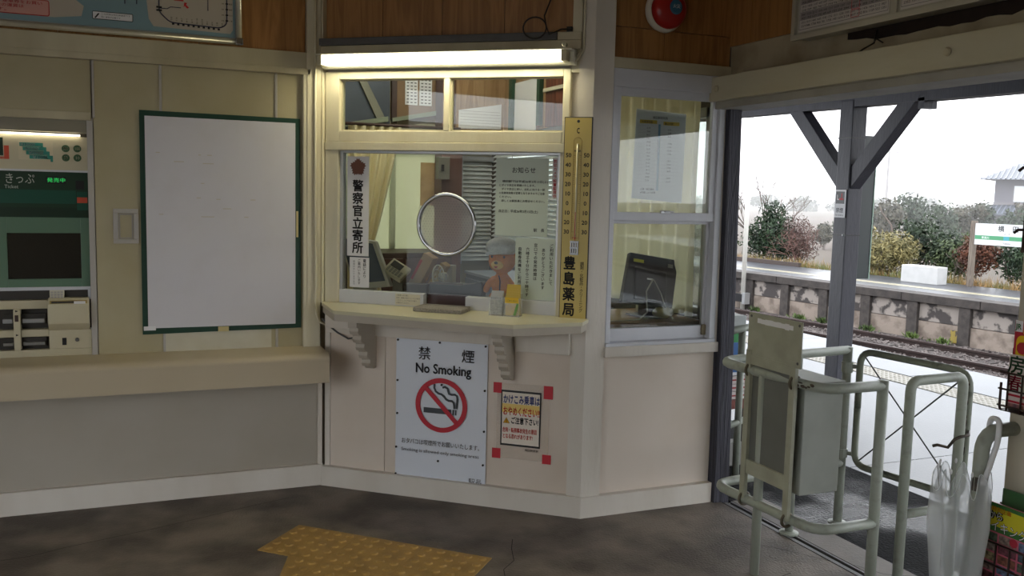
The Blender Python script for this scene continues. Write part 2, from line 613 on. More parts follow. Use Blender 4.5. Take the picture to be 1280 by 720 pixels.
# mitred corner of the middle and right walls
def corner(off_c, off_r):
    d = Vector((B0[0] - A0[0], B0[1] - A0[1])).normalized()
    nrm = Vector((-d.y, d.x))
    p = Vector(A0[:2]) - nrm * off_c
    y = 3.768 - off_r
    t = (y - p.y) / d.y
    q = p + d * t
    return (q.x, q.y)
def cw(s, y):
    p = FC.w(s, y)
    return (p.x, p.y)
struct('trim_4', MB().prism([cw(1.302, -.02), corner(.02, .02), (2.052, 3.748), (2.052, 3.86), cw(1.302, .12)], 2.9, 'z', 0.0), white_paint, FW, 'white corner pillar between the ticket window and the side window', 'trim')
struct('trim_5', MB().box(1.264, 1.303, -.016, .02, 2.1, 2.9), cream, FC, 'cream upright board right of the fluorescent lamp', 'trim', bevel=.003)
struct('baseboard_center', MB().prism([cw(-.005, -.035), corner(.035, .035), corner(-.02, -.02), cw(-.005, .02)], .103, 'z', 0.0), white_paint, FW, 'white baseboard under the no smoking poster', 'baseboard')
struct('baseboard_right', MB().prism([corner(.035, .035), (2.69, 3.733), (2.69, 3.78), corner(-.02, -.02)], .101, 'z', 0.0), white_paint, FW, 'white baseboard under the side window', 'baseboard')

# ---- right wall with the side window
wr = MB()
wr.box(2.0, 2.69, .02, .10, 0, .79).box(2.0, 2.69, .02, .10, 2.125, 2.9).box(2.0, 2.048, .02, .10, .79, 2.125)
wall_right = struct('wall_right', wr, white_paint, FR, 'narrow right wall below and above the side window', 'wall')
part('wall_panel', MB().box(2.052, 2.69, .0, .02, .095, .79), pinkish, wall_right)
for a, b, z0, z1 in ((2.052, 2.325, 2.175, 2.318), (2.325, 2.70, 2.175, 2.318), (2.052, 2.325, 2.321, 2.9), (2.325, 2.70, 2.321, 2.9)):
    part('plank', MB().box(a + .001, b - .001, .0, .02, z0, z1), brown_ply, wall_right)
struct('trim_6', MB().box(2.052, 2.70, -.02, .03, 2.128, 2.178), cream_dark, FR, 'cream board above the side window', 'trim', bevel=.003)

# ---- gate-side wall: plaster, header beam, torn strip (local x = -y, local y = +x)
wd = MB()
wd.box(-3.77, 3.0, .0, .10, 2.10, 2.9)
wall_gate = struct('wall_gate', wd, mat('old_plaster', (176, 164, 138), 0.8, var=0.6, scale=5, col2=(120, 104, 78), bump=0.6, bscale=14, lo=.45, hi=.7), FD, 'old plaster wall above the gate opening', 'wall')
ed = [-3.77, -3.606, -3.30, -3.0, -2.7, -2.4, -2.1, -1.8, -1.5, -1.2, -.9, -.6, -.3, 0, .6, 1.2, 1.8]
for a, b in zip(ed, ed[1:]):
    part('plank', MB().box(a + .0015, b - .0015, -.012, .0, 2.275, 2.9), brown_ply, wall_gate)
# rough torn opening under the timetable
random.seed(11)
top = [(-2.97 + .12 * i, 2.275) for i in range(30)]
bot = [(-2.97 + .05 * i, 2.196 - .019 * min(1, i / 3) + random.uniform(-.004, .008)) for i in range(69)]
part('torn_gap', MB().prism(bot + top[::-1], -.004, 'y', -.010), mat('dark_rotten_wood', (44, 30, 24), 0.9, var=.6, scale=20, col2=(24, 16, 14)), wall_gate)
beam = MB()
beam.box(-3.765, 3.0, -.122, .10, 2.006, 2.118)
hb = struct('trim_7', beam, mat('cream_beam_paint', (190, 184, 160), 0.42, var=0.4, scale=7, col2=(176, 162, 124), bump=.2, bscale=30, stretch=(.3, 1, 1)), FD, 'long cream painted beam over the gate opening', 'beam', bevel=.004)
part('under_strip', MB().box(-3.765, 3.0, -.085, .09, 1.972, 2.006), mat('greyish_beam_paint', (164, 160, 150), .6, var=.4, scale=6), hb)
for s in (-3.70, -2.36, -.8):
    part('bolt', MB().lathe([(.016, -.125), (.016, -.129), (.011, -.134), (.0, -.135)], (s, 0, 2.062), 12, 'y', cap=False), cream_dark, hb)
struct('trim_8', MB().add([(-3.86, -.012, -.1), (-3.715, -.012, -.1), (-3.715, .080, -.1), (-3.86, .080, -.1), (-3.86, -.030, 2.0), (-3.715, -.030, 2.0), (-3.715, .042, 2.0), (-3.86, .042, 2.0)], [(0, 1, 2, 3), (4, 5, 6, 7), (0, 1, 5, 4), (1, 2, 6, 5), (2, 3, 7, 6), (3, 0, 4, 7)]), dark_wood, FD, 'weathered dark wooden post at the edge of the gate opening', 'post', bevel=.006)
struct('trim_9', MB().prism([(2.675, .79), (2.703, .79), (2.690, 2.0), (2.675, 2.0)], .08, 'y', -.02), white_paint, FR, 'thin white board between the side window and the dark post', 'trim', bevel=.002)

# pier at the right of the opening and remaining hall walls (mostly outside the picture)
pier = MB()
pier.box(-1.985, -1.45, -.158, .02, 0, 2.0)
struct('trim_10', pier, mat('beige_pier_paint', (190, 184, 168), .55, var=.3, scale=4, col2=(164, 154, 132)), FD, 'beige pier at the right edge carrying the leaflet racks', 'pier', bevel=.005)
wb = MB()
wb.box(-3.4, 3.0, -3.7, -3.6, 0, 2.9)
struct('wall_back', wb, olive_cream, FW, 'rear wall of the waiting room', 'wall')
ws = MB()
ws.box(-3.5, -3.4, 2.0, 4.7, 0, 2.9).box(-3.5, -3.4, -3.6, -2.6, 0, 2.9).box(-3.5, -3.4, -2.6, 2.0, 2.6, 2.9)
struct('wall_entrance', ws, olive_cream, FW, 'wall with the open station entrance', 'wall')
st_ = MB()
st_.box(-40, -3.5, -40, 40, -.3, -.02)
struct('ground_street', st_, mat('street_asphalt', (120, 120, 122), .5, var=.5, scale=1), FW, 'station forecourt outside the entrance', 'street')
fc = MB()
fc.box(-27, -22, -26, 26, -.02, 2.6).prism([(-27.4, 2.6), (-21.5, 2.6), (-24.5, 4.0)], 26.4, 'y', -26.4)  # unseen facade, added to darken the entrance reflected in the ticket window
struct('wall_street_added', fc, mat('added_facade', (150, 142, 128), .8, var=.6, scale=.6, col2=(104, 98, 90)), FW, 'low building added across the forecourt to dim the window reflection', 'building')
we = MB()
we.box(2.66, 2.76, -3.6, -2.6, 0, 2.1)
struct('wall_side', we, olive_cream, FW, 'wall end beyond the gate opening', 'wall')

# ---- ticket window (window_1): frame, aluminium sash, pane, bottom rails
w1 = MB()
w1.box(.004, .078, -.018, .05, .966, 1.735).box(1.222, 1.256, -.018, .05, .966, 1.735).box(.004, 1.262, -.022, .05, 1.735, 1.776)
window_1 = struct('window_1', w1, cream, FC, 'ticket window with cream frame and round speaking plate', 'window', bevel=.003)
w = MB()
w.box(.078, .094, .0, .04, 1.028, 1.722).box(1.208, 1.222, .0, .04, 1.028, 1.722).box(.078, 1.222, .0, .04, 1.722, 1.735)
part('aluminium_sash', w, alu, window_1, bevel=.0015)
part('glass_pane', MB().box(.094, 1.208, .018, .022, 1.03, 1.722), pane, window_1)
part('bottom_rail', MB().box(.078, .541, -.004, .045, .966, 1.032), alu_white, window_1, bevel=.003)
part('bottom_rail', MB().box(.763, 1.222, -.004, .045, .966, 1.032), alu_white, window_1, bevel=.003)
part('slot_lining', MB().box(.541, .763, .06, .075, .966, 1.03), mat('dark_red_plastic', (58, 24, 22), .3), window_1)
ring = MB()
ring.tube([(.652 + .147 * math.cos(2 * PI * i / 48), .010, 1.381 + .147 * math.sin(2 * PI * i / 48)) for i in range(48)], .0095, 10, closed=True)
ring.lathe([(.138, .004), (.138, .022), (.152, .022), (.152, .004)], (.652, 0, 1.381), 48, 'y', cap=False)
part('chrome_ring', ring, chrome, window_1, smooth=True)
plm = mat('perforated_clear_plastic', (196, 184, 184), .3)
plt = translucent('speaking_plate_plastic', (190, 178, 178), .4, clear=.55, gloss=.06)
sp = part('speaking_plate', MB().disc(.652, 1.381, .138, .012, 40), plt, window_1)
ho = MB()
for i in range(-9, 10):
    for j in range(-10, 11):
        x_ = i * .0145 + (j % 2) * .00725
        z_ = j * .0126
        if x_ * x_ + z_ * z_ < .128 ** 2:
            ho.disc(.652 + x_, 1.381 + z_, .0024, .0112, 6)
part('perforations', ho, mat('hole_shadow_grey', (96, 90, 92), .8), sp, kind='stuff')

# ---- transom (window_2)
w2 = MB()
w2.box(.004, .081, -.016, .05, 1.777, 2.12).box(1.228, 1.262, -.016, .05, 1.777, 2.12).box(.081, 1.228, -.016, .05, 1.777, 1.832).box(.081, 1.228, -.016, .05, 2.083, 2.12).box(.637, .667, -.016, .05, 1.832, 2.083)
window_2 = struct('window_2', w2, cream, FC, 'two-pane transom window under the fluorescent lamp', 'window', bevel=.004)
for a, b in ((.081, .637), (.667, 1.228)):
    part('glass_pane', MB().box(a, b, .018, .022, 1.832, 2.083), pane, window_2)
    q = MB()
    for s_ in (a, b - .006):
        q.box(s_, s_ + .006, .008, .018, 1.832, 2.083)
    q.box(a, b, .008, .018, 1.832, 1.838).box(a, b, .008, .018, 2.077, 2.083)
    part('glazing_bead', q, cream_dark, window_2)

# ---- side window (window_3): two hung sashes
w3 = MB()
w3.box(2.053, 2.078, -.022, .06, .842, 2.045).box(2.642, 2.674, -.022, .06, .842, 2.045).box(2.053, 2.674, -.0225, .06, 2.045, 2.1275).box(2.053, 2.674, -.03, .06, .826, .842)
window_3 = struct('window_3', w3, alu_white, FR, 'side window with white aluminium frame in two sashes', 'window', bevel=.003)
u = MB()
u.box(2.078, 2.102, -.008, .018, 1.425, 2.045).box(2.612, 2.642, -.008, .018, 1.425, 2.045).box(2.102, 2.612, -.008, .018, 2.006, 2.045).box(2.078, 2.642, -.012, .018, 1.425, 1.466)
part('upper_sash', u, alu_white, window_3, bevel=.002)
part('glass_pane', MB().box(2.102, 2.612, .004, .008, 1.466, 2.006), pane_hall, window_3)
u = MB()
u.box(2.078, 2.092, .022, .048, .842, 1.43).box(2.626, 2.642, .022, .048, .842, 1.43).box(2.092, 2.626, .022, .048, .842, .905).box(2.092, 2.626, .022, .048, 1.41, 1.43)
part('lower_sash', u, alu_white, window_3, bevel=.002)
part('glass_pane', MB().box(2.092, 2.626, .033, .037, .905, 1.41), pane_hall, window_3)
part('latch', MB().box(2.33, 2.385, -.024, -.012, 1.462, 1.476).box(2.35, 2.40, -.03, -.012, 1.468, 1.474), alu, window_3, bevel=.002)
part('sash_stop', MB().box(2.618, 2.640, .008, .022, .858, .91), mat('brass_clip', (120, 108, 84), .4, .5), window_3, bevel=.002)
part('window_sill', MB().box(2.048, 2.70, -.035, .02, .776, .826), white_paint, window_3, bevel=.004)

# ---- booth shell behind the windows
bo = MB()
bo.box(.2, 2.70, 6.95, 7.05, 0, .95).box(.2, 2.70, 6.95, 7.05, 1.86, 2.9).box(.2, 1.50, 6.95, 7.05, .95, 1.86).box(2.30, 2.70, 6.95, 7.05, .95, 1.86)
bo.box(.1, .2, 4.79, 7.05, 0, 2.9)
wall_booth = struct('wall_booth', bo, mat('booth_wall_paint', (176, 170, 146), .7, var=.3, scale=3, col2=(150, 140, 112)), FW, 'inner back wall of the ticket office', 'wall')
bs = MB()
bs.box(2.70, 2.80, 3.86, 7.05, 0, .92).box(2.70, 2.80, 3.86, 7.05, 2.0, 2.9).box(2.70, 2.80, 5.0, 5.35, .92, 2.0).box(2.70, 2.80, 6.85, 7.05, .92, 2.0)
wall_office = struct('wall_office', bs, mat('dark_board_outside', (84, 74, 62), .7, var=.4, scale=5), FW, 'platform-side wall of the ticket office', 'wall')
for a, b in zip([5.2, 5.5, 5.8, 6.1, 6.4, 6.7], [5.5, 5.8, 6.1, 6.4, 6.7, 6.95]):
    part('plank', MB().box(2.688, 2.70, a + .002, b - .002, 2.0, 2.9), wood('pale_plywood', (158, 128, 92), (132, 100, 66), 2.5, .5, (7, 7, .5), .05) if 'pale_plywood' not in MATS else MATS['pale_plywood'], wall_office)
wf = MB()
for (a, b) in ((3.9, 5.0), (5.35, 6.85)):
    wf.box(2.705, 2.76, a, a + .05, .92, 2.0).box(2.705, 2.76, b - .05, b, .92, 2.0).box(2.705, 2.76, a, b, .92, .97).box(2.705, 2.76, a, b, 1.95, 2.0)
window_4 = struct('window_4', wf, alu, FW, 'platform-side office windows behind the curtain and the blind', 'window')
for (a, b) in ((3.95, 4.95), (5.4, 6.8)):
    part('glass_pane', MB().box(2.74, 2.744, a, b, .97, 1.95), pane, window_4)
wk = MB()
wk.box(1.50, 2.30, 6.96, 7.0, .95, .99).box(1.50, 2.30, 6.96, 7.0, 1.82, 1.86).box(1.50, 1.54, 6.96, 7.0, .95, 1.86).box(2.26, 2.30, 6.96, 7.0, .95, 1.86).box(1.86, 1.90, 6.955, 7.0, .95, 1.86)
window_5 = struct('window_5', wk, mat('pale_green_frame', (196, 204, 176), .5), FW, 'pale green frosted window in the office back wall', 'window')
frost = translucent('frosted_pane', (206, 206, 184), .55)
for a, b in ((1.54, 1.86), (1.90, 2.26)):
    part('glass_pane', MB().box(a, b, 6.985, 6.99, .99, 1.82), frost, window_5)
# ================================================================== things in the waiting room
# ---- fluorescent lamp over the ticket window
t = thing('fluorescent_lamp', 'lit bare fluorescent tube on white batten above the transom window', 'lamp', FC, (.65, -.02, 2.13))
part('batten', MB().prism([(-.018, 2.130), (-.060, 2.130), (-.076, 2.140), (-.078, 2.184), (-.128, 2.186), (-.130, 2.193), (-.018, 2.199)], 1.29, 'x', .012), mat('lamp_enamel', (224, 222, 206), .35), t, bevel=.002)
tube_m = bpy.data.materials.new('lit_tube')
tube_m.use_nodes = True
_b = tube_m.node_tree.nodes['Principled BSDF']
_b.inputs['Base Color'].default_value = (.9, .9, .85, 1)
_b.inputs['Emission Color'].default_value = (1.0, .93, .66, 1)
_b.inputs['Emission Strength'].default_value = TUBE_POWER
part('tube', MB().lathe([(.0185, .045), (.0185, 1.24)], (0, -.112, 2.161), 16, 'x'), tube_m, t, smooth=True)
sk = mat('lamp_socket', (196, 190, 160), .4)
for a, b in ((.022, .045), (1.24, 1.268)):
    part('socket', MB().box(a, b, -.135, -.07, 2.138, 2.186), sk, t, bevel=.004)
part('starter', MB().lathe([(.011, -.135), (.011, -.160), (.008, -.163)], (1.262, 0, 2.205), 12, 'y'), sk, t)

# ---- dark batten and white board above it
t = thing('mounting_rail', 'dark grey rail on a chipped white board above the fluorescent tube', 'rail', FC, (.65, -.016, 2.20))
part('white_board', MB().box(-.055, 1.312, -.045, -.012, 2.202, 2.243), cream_dark, t, bevel=.004)
part('grey_rail', MB().box(-.035, 1.20, -.052, -.012, 2.244, 2.279), dark_grey, t, bevel=.003)
part('end_block', MB().box(1.20, 1.312, -.045, -.012, 2.244, 2.279), cream_dark, t, bevel=.003)

# ---- cables
cable_dark = mat('dark_cable', (34, 28, 24), .5)
pts = [(1.10 + .053 * math.cos(a), -.077, 2.292 + .047 * math.sin(a)) for a in [2 * PI * i / 24 for i in range(40)]]
pts = [(1.175, -.03, 2.6), (1.168, -.035, 2.44), (1.140, -.06, 2.35)] + [(1.10 + .055 * math.cos(a), -.076, 2.294 + .048 * math.sin(a)) for a in [0.2 + 2 * PI * i / 20 for i in range(22)]] + [(1.17, -.078, 2.262), (1.225, -.07, 2.286), (1.262, -.03, 2.292)]
solo('cable_loop', MB().tube(pts, .0036, 6), cable_dark, FC, (1.1, -.02, 2.25), 'dark cable coiled in a loop above the lamp', 'cable', smooth=True)
solo('junction_clip', MB().box(1.238, 1.265, -.03, -.0, 2.275, 2.305), black, FC, (1.25, -.01, 2.275), 'small black clip at the right end of the grey rail', 'clip', bevel=.003)
solo('lamp_cord', MB().tube([(1.322, -.028, 2.88), (1.322, -.028, 2.30), (1.322, -.028, 2.20), (1.300, -.045, 2.155), (1.275, -.06, 2.135)], .005, 8).tube([(1.309, -.026, 2.88), (1.309, -.026, 2.20), (1.296, -.04, 2.17), (1.272, -.05, 2.15)], .004, 8), cream, FC, (1.32, -.028, 2.14), 'cream painted cord running down the pillar to the lamp', 'cord', smooth=True)
solo('corner_cord', MB().tube([FW.w(.842, 4.596, 2.85), FW.w(.842, 4.596, 1.4), FW.w(.846, 4.592, 1.05), FW.w(.84, 4.592, .97), FW.w(.85, 4.588, .90), FC.w(-.01, -.05, .865), FC.w(.03, -.03, .845)], .006, 8), cream, FW, (.842, 4.6, .86), 'cream cord down the corner post left of the counter', 'cord', smooth=True)
solo('grey_wire', MB().tube([(.005, -.045, .88), (.03, -.03, .848), (.08, -.022, .81), (.14, -.02, .782), (.20, -.02, .80), (.25, -.02, .825)], .0045, 8), dark_grey, FC, (.12, -.02, .78), 'grey wire sagging under the left end of the counter', 'wire', smooth=True)

# ---- counter
t = thing('counter', 'cream counter shelf with angled ends under the ticket window', 'counter', FC, (.68, -.1, .64))
cp = [(.0, .018), (.0, -.045), (.205, -.305), (1.122, -.375), (1.385, -.155), (1.385, -.025), (1.30, -.025), (1.30, .0), (1.2, .0), (1.2, .018)]
part('counter_top', MB().prism(cp, .966, 'z', .948), mat('counter_laminate', (208, 203, 174), .28, var=.25, scale=4, col2=(190, 180, 146)), t, bevel=.002)
def offs(p, d):
    return [(x, y + d) for x, y in p]
part('counter_edge', MB().prism([(.006, .0), (.006, -.042), (.207, -.298), (1.120, -.368), (1.378, -.15), (1.378, -.03), (1.30, -.03), (1.3, .0)], .948, 'z', .914), mat('counter_edge_paint', (186, 178, 164), .5, var=.3, scale=6, col2=(166, 156, 138)), t)
part('apron', MB().box(.05, .22, -.10, -.025, .845, .9135).box(.012, 1.30, -.02, -.0005, .806, .9135), white_paint, t, bevel=.003)
part('side_apron', MB().box(1.04, 1.302, -.06, -.02, .79, .905), white_paint, t, bevel=.003)
def bracket(s, dpt=.225):
    prof = [(.0, .914), (-dpt, .914), (-dpt, .873)]
    n = 5
    for i in range(n):
        t0 = i / n
        y_ = -dpt + .022 + (dpt - .055) * t0
        z_ = .873 - .035 * 0 - (.225) * t0
        prof += [(y_ - .004, z_), (y_ - .008, z_ - .018), (y_ + .002, z_ - .034), (y_ + .026, z_ - .040)]
    prof += [(-.03, .642), (.0, .642)]
    return MB().prism(prof, s + .024, 'x', s - .024)
for s in (.265, .998):
    part('bracket', bracket(s), MATS['counter_edge_paint'], t, bevel=.0025)

# ---- things on the counter
t = thing('coin_tray', 'grey speckled rubber coin tray at the counter slot', 'tray', FC, (.69, -.12, .966))
part('mat', MB().box(.555, .80, -.165, -.03, .9662, .985), mat('speckled_rubber', (158, 152, 144), .8, var=.9, scale=160, col2=(112, 106, 100)), t, bevel=.004)
part('raised_rim', MB().box(.555, .80, -.038, -.03, .985, .990).box(.555, .565, -.16, -.03, .985, .988), mat('speckled_rubber_rim', (148, 142, 134), .8), t, bevel=.001)
t = thing('card_holder', 'clear two-pocket holder with business cards on the counter', 'holder', FC, (1.0, -.10, .966))
clear = translucent('clear_acrylic', (220, 224, 220), .5, clear=.82, gloss=.06)
hm = MB()
for a, b in ((.925, .995), (1.0, 1.075)):
    hm.box(a, b, -.125, -.121, .966, 1.055).box(a, a + .003, -.125, -.075, .966, 1.05).box(b - .003, b, -.125, -.075, .966, 1.05)
hm.box(.925, 1.075, -.125, -.075, .966, .970).box(.925, 1.075, -.078, -.075, .966, 1.07)
part('pocket', hm, clear, t)
card = MB()
for i in range(5):
    card.box(.930, .990, -.118 + i * .005, -.115 + i * .005, .971, 1.058 + i * .006)
pc = part('grey_cards', card, mat('grey_cards', (206, 206, 200), .5), t)
text(t, 'きっぷうりば', .934, 1.046, -.1257, .0095, ink, .0, width=.05)
part('city_print', MB().rect(.932, .988, .975, 1.040, -.1256), mat('city_photo_print', (196, 198, 194), .5, var=.8, scale=90, col2=(158, 160, 158), stretch=(1, 1, 2)), t)
card = MB()
for i in range(6):
    card.box(1.005, 1.07, -.118 + i * .005, -.115 + i * .005, .971, 1.06 + i * .011)
part('yellow_cards', card, mat('yellow_cards', (216, 186, 74), .5), t)
part('yellow_band', MB().rect(1.004, 1.071, 1.030, 1.056, -.1256), mat('bright_yellow_print', (236, 196, 20), .5), t)
text(t, 'ごあんない', 1.012, 1.037, -.1260, .0105, ink, .0, width=.05)
part('green_stripe', MB().flat([(1.045, .972), (1.058, .972), (1.071, 1.02), (1.071, 1.03), (1.062, 1.03)], -.1258), mat('green_print', (110, 160, 70), .5), t)

# ---- notices in the ticket window (stuck to the pane)
t = thing('police_notice', 'white vertical paper strip with star emblem and large black characters', 'notice', FC, (.172, .012, 1.2))
part('sheet', MB().box(.113, .232, .0135, .0165, 1.205, 1.706), paper, t)
st = []
for i in range(40):
    a = PI / 2 + 2 * PI * i / 40
    k = (i % 8) / 8.0
    base = .036 + .008 * abs(math.cos(2.5 * (a - PI / 2))) ** 2
    st.append((.172 + (base + (.003 if i % 2 else -.005)) * math.cos(a), 1.652 + (base + (.003 if i % 2 else -.005)) * math.sin(a)))
part('emblem', MB().flat(st, .0128), mat('brown_emblem', (112, 66, 48), .6), t)
vtext(t, '警察官立寄所', .172, 1.588, .0128, .062, ink, .025, pitch=.0625)
t = thing('phone_notice', 'small white card with vertical writing below the police strip', 'notice', FC, (.182, .012, 1.045))
part('sheet', MB().box(.128, .236, .0135, .0165, 1.046, 1.198), paper, t)
vtext(t, '電話により', .212, 1.190, .0128, .019, ink, .01, pitch=.0195)
vtext(t, 'ご案内いたします', .182, 1.190, .0128, .016, ink, .01, pitch=.0165)
vtext(t, '係員がまいりますまで', .153, 1.182, .0128, .011, ink_grey, .0, pitch=.0128)
t = thing('timetable_change_notice', 'tall pale green notice with horizontal lines in the upper right of ticket window', 'notice', FC, (1.0, .012, 1.29))
part('sheet', MB().box(.902, 1.162, .0135, .0165, 1.338, 1.708), paper_green, t)
text(t, 'お知らせ', 1.04, 1.640, .0128, .030, ink, .01, 'CENTER')
z = 1.593
for ln in ('　横田駅では平成26年3月15日(土)', 'にダイヤ改正を実施いたします。', '　ダイヤ改正に伴い、出札における一部', 'の発車時刻等が変更となりますのでご注意', 'ください。', '　詳しくは駅係員にお問合せください。'):
    text(t, ln, .918, z, .0128, .0122, ink, .015, width=len(ln) * .0119)
    z -= .0185
text(t, '改正日：平成26年3月15日(土)', .918, 1.450, .0128, .0150, ink, .015)
text(t, '駅　長', 1.095, 1.362, .0128, .018, ink, .015)
t = thing('thanks_notice', 'pale green notice with vertical writing in the lower right of ticket window', 'notice', FC, (1.06, .01, 1.03))
part('sheet', MB().box(1.009, 1.212, .0095, .0125, 1.036, 1.330), paper_green, t)
for i, ln in enumerate(('ご利用いただきまして', 'ありがとうございます', '窓口での発売時間は', '六時三十分から二十時です', '自動券売機をご利用下さい')):
    vtext(t, ln, 1.188 - .039 * i, 1.306 - (0, .022, 0, .02, .02)[i], .0088, .0185, ink, .015, pitch=.0200)
t = thing('camera_notice', 'narrow white strip with small red vertical characters at the window edge', 'notice', FC, (1.168, .012, 1.5))
part('sheet', MB().box(1.180, 1.207, .0135, .0165, 1.520, 1.712), paper, t)
vtext(t, '防犯カメラ設置監視中', 1.1935, 1.703, .0128, .0175, ink_red, .025, pitch=.0182)
t = thing('rail_sticker', 'small beige sticker with fine print on the white sill rail', 'sticker', FC, (.46, -.006, .975))
part('sheet', MB().box(.392, .525, -.0062, -.0042, .972, 1.028), mat('beige_sticker', (212, 206, 186), .6), t)
for i, ln in enumerate(('お客様へのお願い', '紙幣・硬貨は窓口トレイにお置き', 'ください。おつりはその場で', 'お確かめください。')):
    text(t, ln, .398, 1.017 - i * .0125, -.0066, .0085, ink_grey, .0)

# ---- thermometer
t = thing('thermometer', 'tall yellow enamel thermometer sign with black writing on the pillar', 'thermometer', FC, (1.31, -.03, .955))
part('back_plate', MB().box(1.243, 1.376, -.034, -.0225, .955, 1.897), black, t, bevel=.002)
yel = mat('yellow_enamel', (204, 182, 100), .4, var=.3, scale=5, col2=(186, 162, 80))
part('yellow_face', MB().box(1.247, 1.372, -.036, -.034, .959, 1.893), yel, t)
part('hanging_hole', MB().disc(1.31, 1.877, .007, -.0364, 16), black, t)
text(t, 'C', 1.31, 1.823, -.0364, .034, ink, .03, 'CENTER', width=.012)
arch = []
for i in range(13):
    a = PI * i / 12
    arch.append((1.31 + .019 * math.cos(a), 1.785 + .019 * math.sin(a)))
cp_ = [(x_, -.0372, z_) for x_, z_ in [(1.329, 1.335)] + arch + [(1.291, 1.335)]]
part('scale_outline', MB().tube(cp_, .0009, 4), mat('ochre_line', (150, 120, 50), .5), t)
text(t, 'FEVER', 1.31, 1.738, -.0364, .012, ink, .02, 'CENTER')
part('glass_tube', MB().lathe([(.0045, 1.345), (.0045, 1.775)], (1.31, -.041, 0), 10), mat('frosted_tube', (214, 206, 170), .15), t, smooth=True)
part('spirit', MB().lathe([(.0018, 1.33), (.0018, 1.462)], (1.31, -.0445, 0), 8), ink_red, t)
tick = MB()
for i in range(41):
    z_ = 1.722 - i * .0088
    L_ = .010 if i % 5 == 0 else .006
    tick.rect(1.291, 1.291 + L_, z_ - .0007, z_ + .0007, -.0364).rect(1.329 - L_, 1.329, z_ - .0007, z_ + .0007, -.0364)
part('tick_marks', tick, mat('tick_brown', (120, 96, 40), .5), t, kind='stuff')
for i, n_ in enumerate(('50', '40', '30', '20', '10', '0', '10', '20', '30')):
    z_ = 1.7135 - i * .0441
    text(t, n_, 1.2675, z_ , -.0364, .027, ink, .025, 'CENTER')
    text(t, n_, 1.3525, z_ , -.0364, .027, ink, .025, 'CENTER')
text(t, '寒暖計', 1.31, 1.338, -.0364, .010, ink_red, .0, 'CENTER')
cg = MB()
for i in range(4):
    cg.box(1.292 + i * .0105, 1.297 + i * .0105, -.052, -.036, 1.264, 1.328)
cg.box(1.29, 1.33, -.052, -.048, 1.264, 1.272).box(1.29, 1.33, -.052, -.048, 1.292, 1.30).box(1.29, 1.33, -.052, -.048, 1.32, 1.328)
part('bulb_guard', cg, alu, t)
vtext(t, '豊島薬局', 1.288, 1.255, -.0364, .066, ink, .03, pitch=.0735, width=.06)
vtext(t, '調剤・化粧品・クリーニング', 1.3475, 1.232, -.0364, .0205, ink, .01, pitch=.0182, width=.018)

# ---- no smoking poster
t = thing('no_smoking_poster', 'large white pinned no smoking poster below the counter', 'poster', FC, (.645, -.006, .065))
ps = MB()
random.seed(5)
nx, nz = 14, 22
for j in range(nz + 1):
    for i in range(nx + 1):
        s_ = .402 + .486 * i / nx
        z_ = .064 + .740 * j / nz
        wv = .0016 * math.sin(5 * j / nz * 3 + i * .7) + .0035 * max(0, 1 - j / 5) * math.sin(i * .9)
        ps.v.append(Vector((s_, -.0075 - abs(wv), z_)))
for j in range(nz):
    for i in range(nx):
        a = j * (nx + 1) + i
        ps.f.append((a, a + 1, a + nx + 2, a + nx + 1))
part('sheet', ps, mat('glossy_poster_paper', (222, 228, 238), .28), t, smooth=True)
yp = -.0135
text(t, '禁', .522, .712, yp, .070, ink_grey, .008)
text(t, '煙', .752, .712, yp, .070, ink_grey, .008)
text(t, 'No Smoking', .656, .640, yp, .068, mat('dark_navy_ink', (36, 38, 50), .6), .022, 'CENTER', width=.292)
part('red_ring', MB().disc(.650, .481, .138, yp - .0012, 48, .113), mat('sign_red', (190, 34, 52), .5), t)
sl = MB()
d_ = Vector((1, -1)).normalized()
n_ = Vector((d_.y, -d_.x)) * .0115
a_, b_ = Vector((.650, .481)) - d_ * .118, Vector((.650, .481)) + d_ * .118
sl.flat([tuple(a_ + n_), tuple(b_ + n_), tuple(b_ - n_), tuple(a_ - n_)], yp - .0012)
part('red_slash', sl, MATS['sign_red'], t)
cg = MB()
cg.rect(.556, .704, .438, .465, yp - .0004).rect(.710, .718, .438, .465, yp - .0004).rect(.724, .732, .438, .465, yp - .0004)
part('cigarette', cg, mat('cigarette_print', (66, 72, 78), .6), t)
smk = MB()
def ribbon(mb, pts, w_, y):
    pts = [Vector(p) for p in pts]
    L_, R_ = [], []
    for i, p in enumerate(pts):
        d = (pts[min(i + 1, len(pts) - 1)] - pts[max(i - 1, 0)]).normalized()
        q = Vector((-d.y, d.x)) * w_ / 2
        L_.append(p + q); R_.append(p - q)
    for i in range(len(pts) - 1):
        mb.flat([tuple(L_[i]), tuple(L_[i + 1]), tuple(R_[i + 1]), tuple(R_[i])], y)
ribbon(smk, [(.613, .588), (.612, .568), (.620, .550), (.636, .540), (.650, .538), (.664, .528), (.676, .514), (.690, .508), (.706, .508), (.716, .500), (.719, .484), (.720, .470)], .011, yp - .0004)
ribbon(smk, [(.655, .572), (.668, .576), (.682, .570), (.686, .556), (.690, .544), (.704, .540), (.722, .542), (.733, .536), (.736, .520), (.733, .490), (.731, .470)], .011, yp - .0004)
part('smoke_print', smk, MATS['cigarette_print'], t)
text(t, 'おタバコは喫煙所でお願いいたします。', .436, .272, yp, .030, ink, .0, width=.416)
text(t, 'Smoking is allowed only smoking areas', .436, .231, yp, .024, ink_grey, .0, width=.416)
text(t, '駅長', .800, .096, yp, .036, ink_grey, .0)
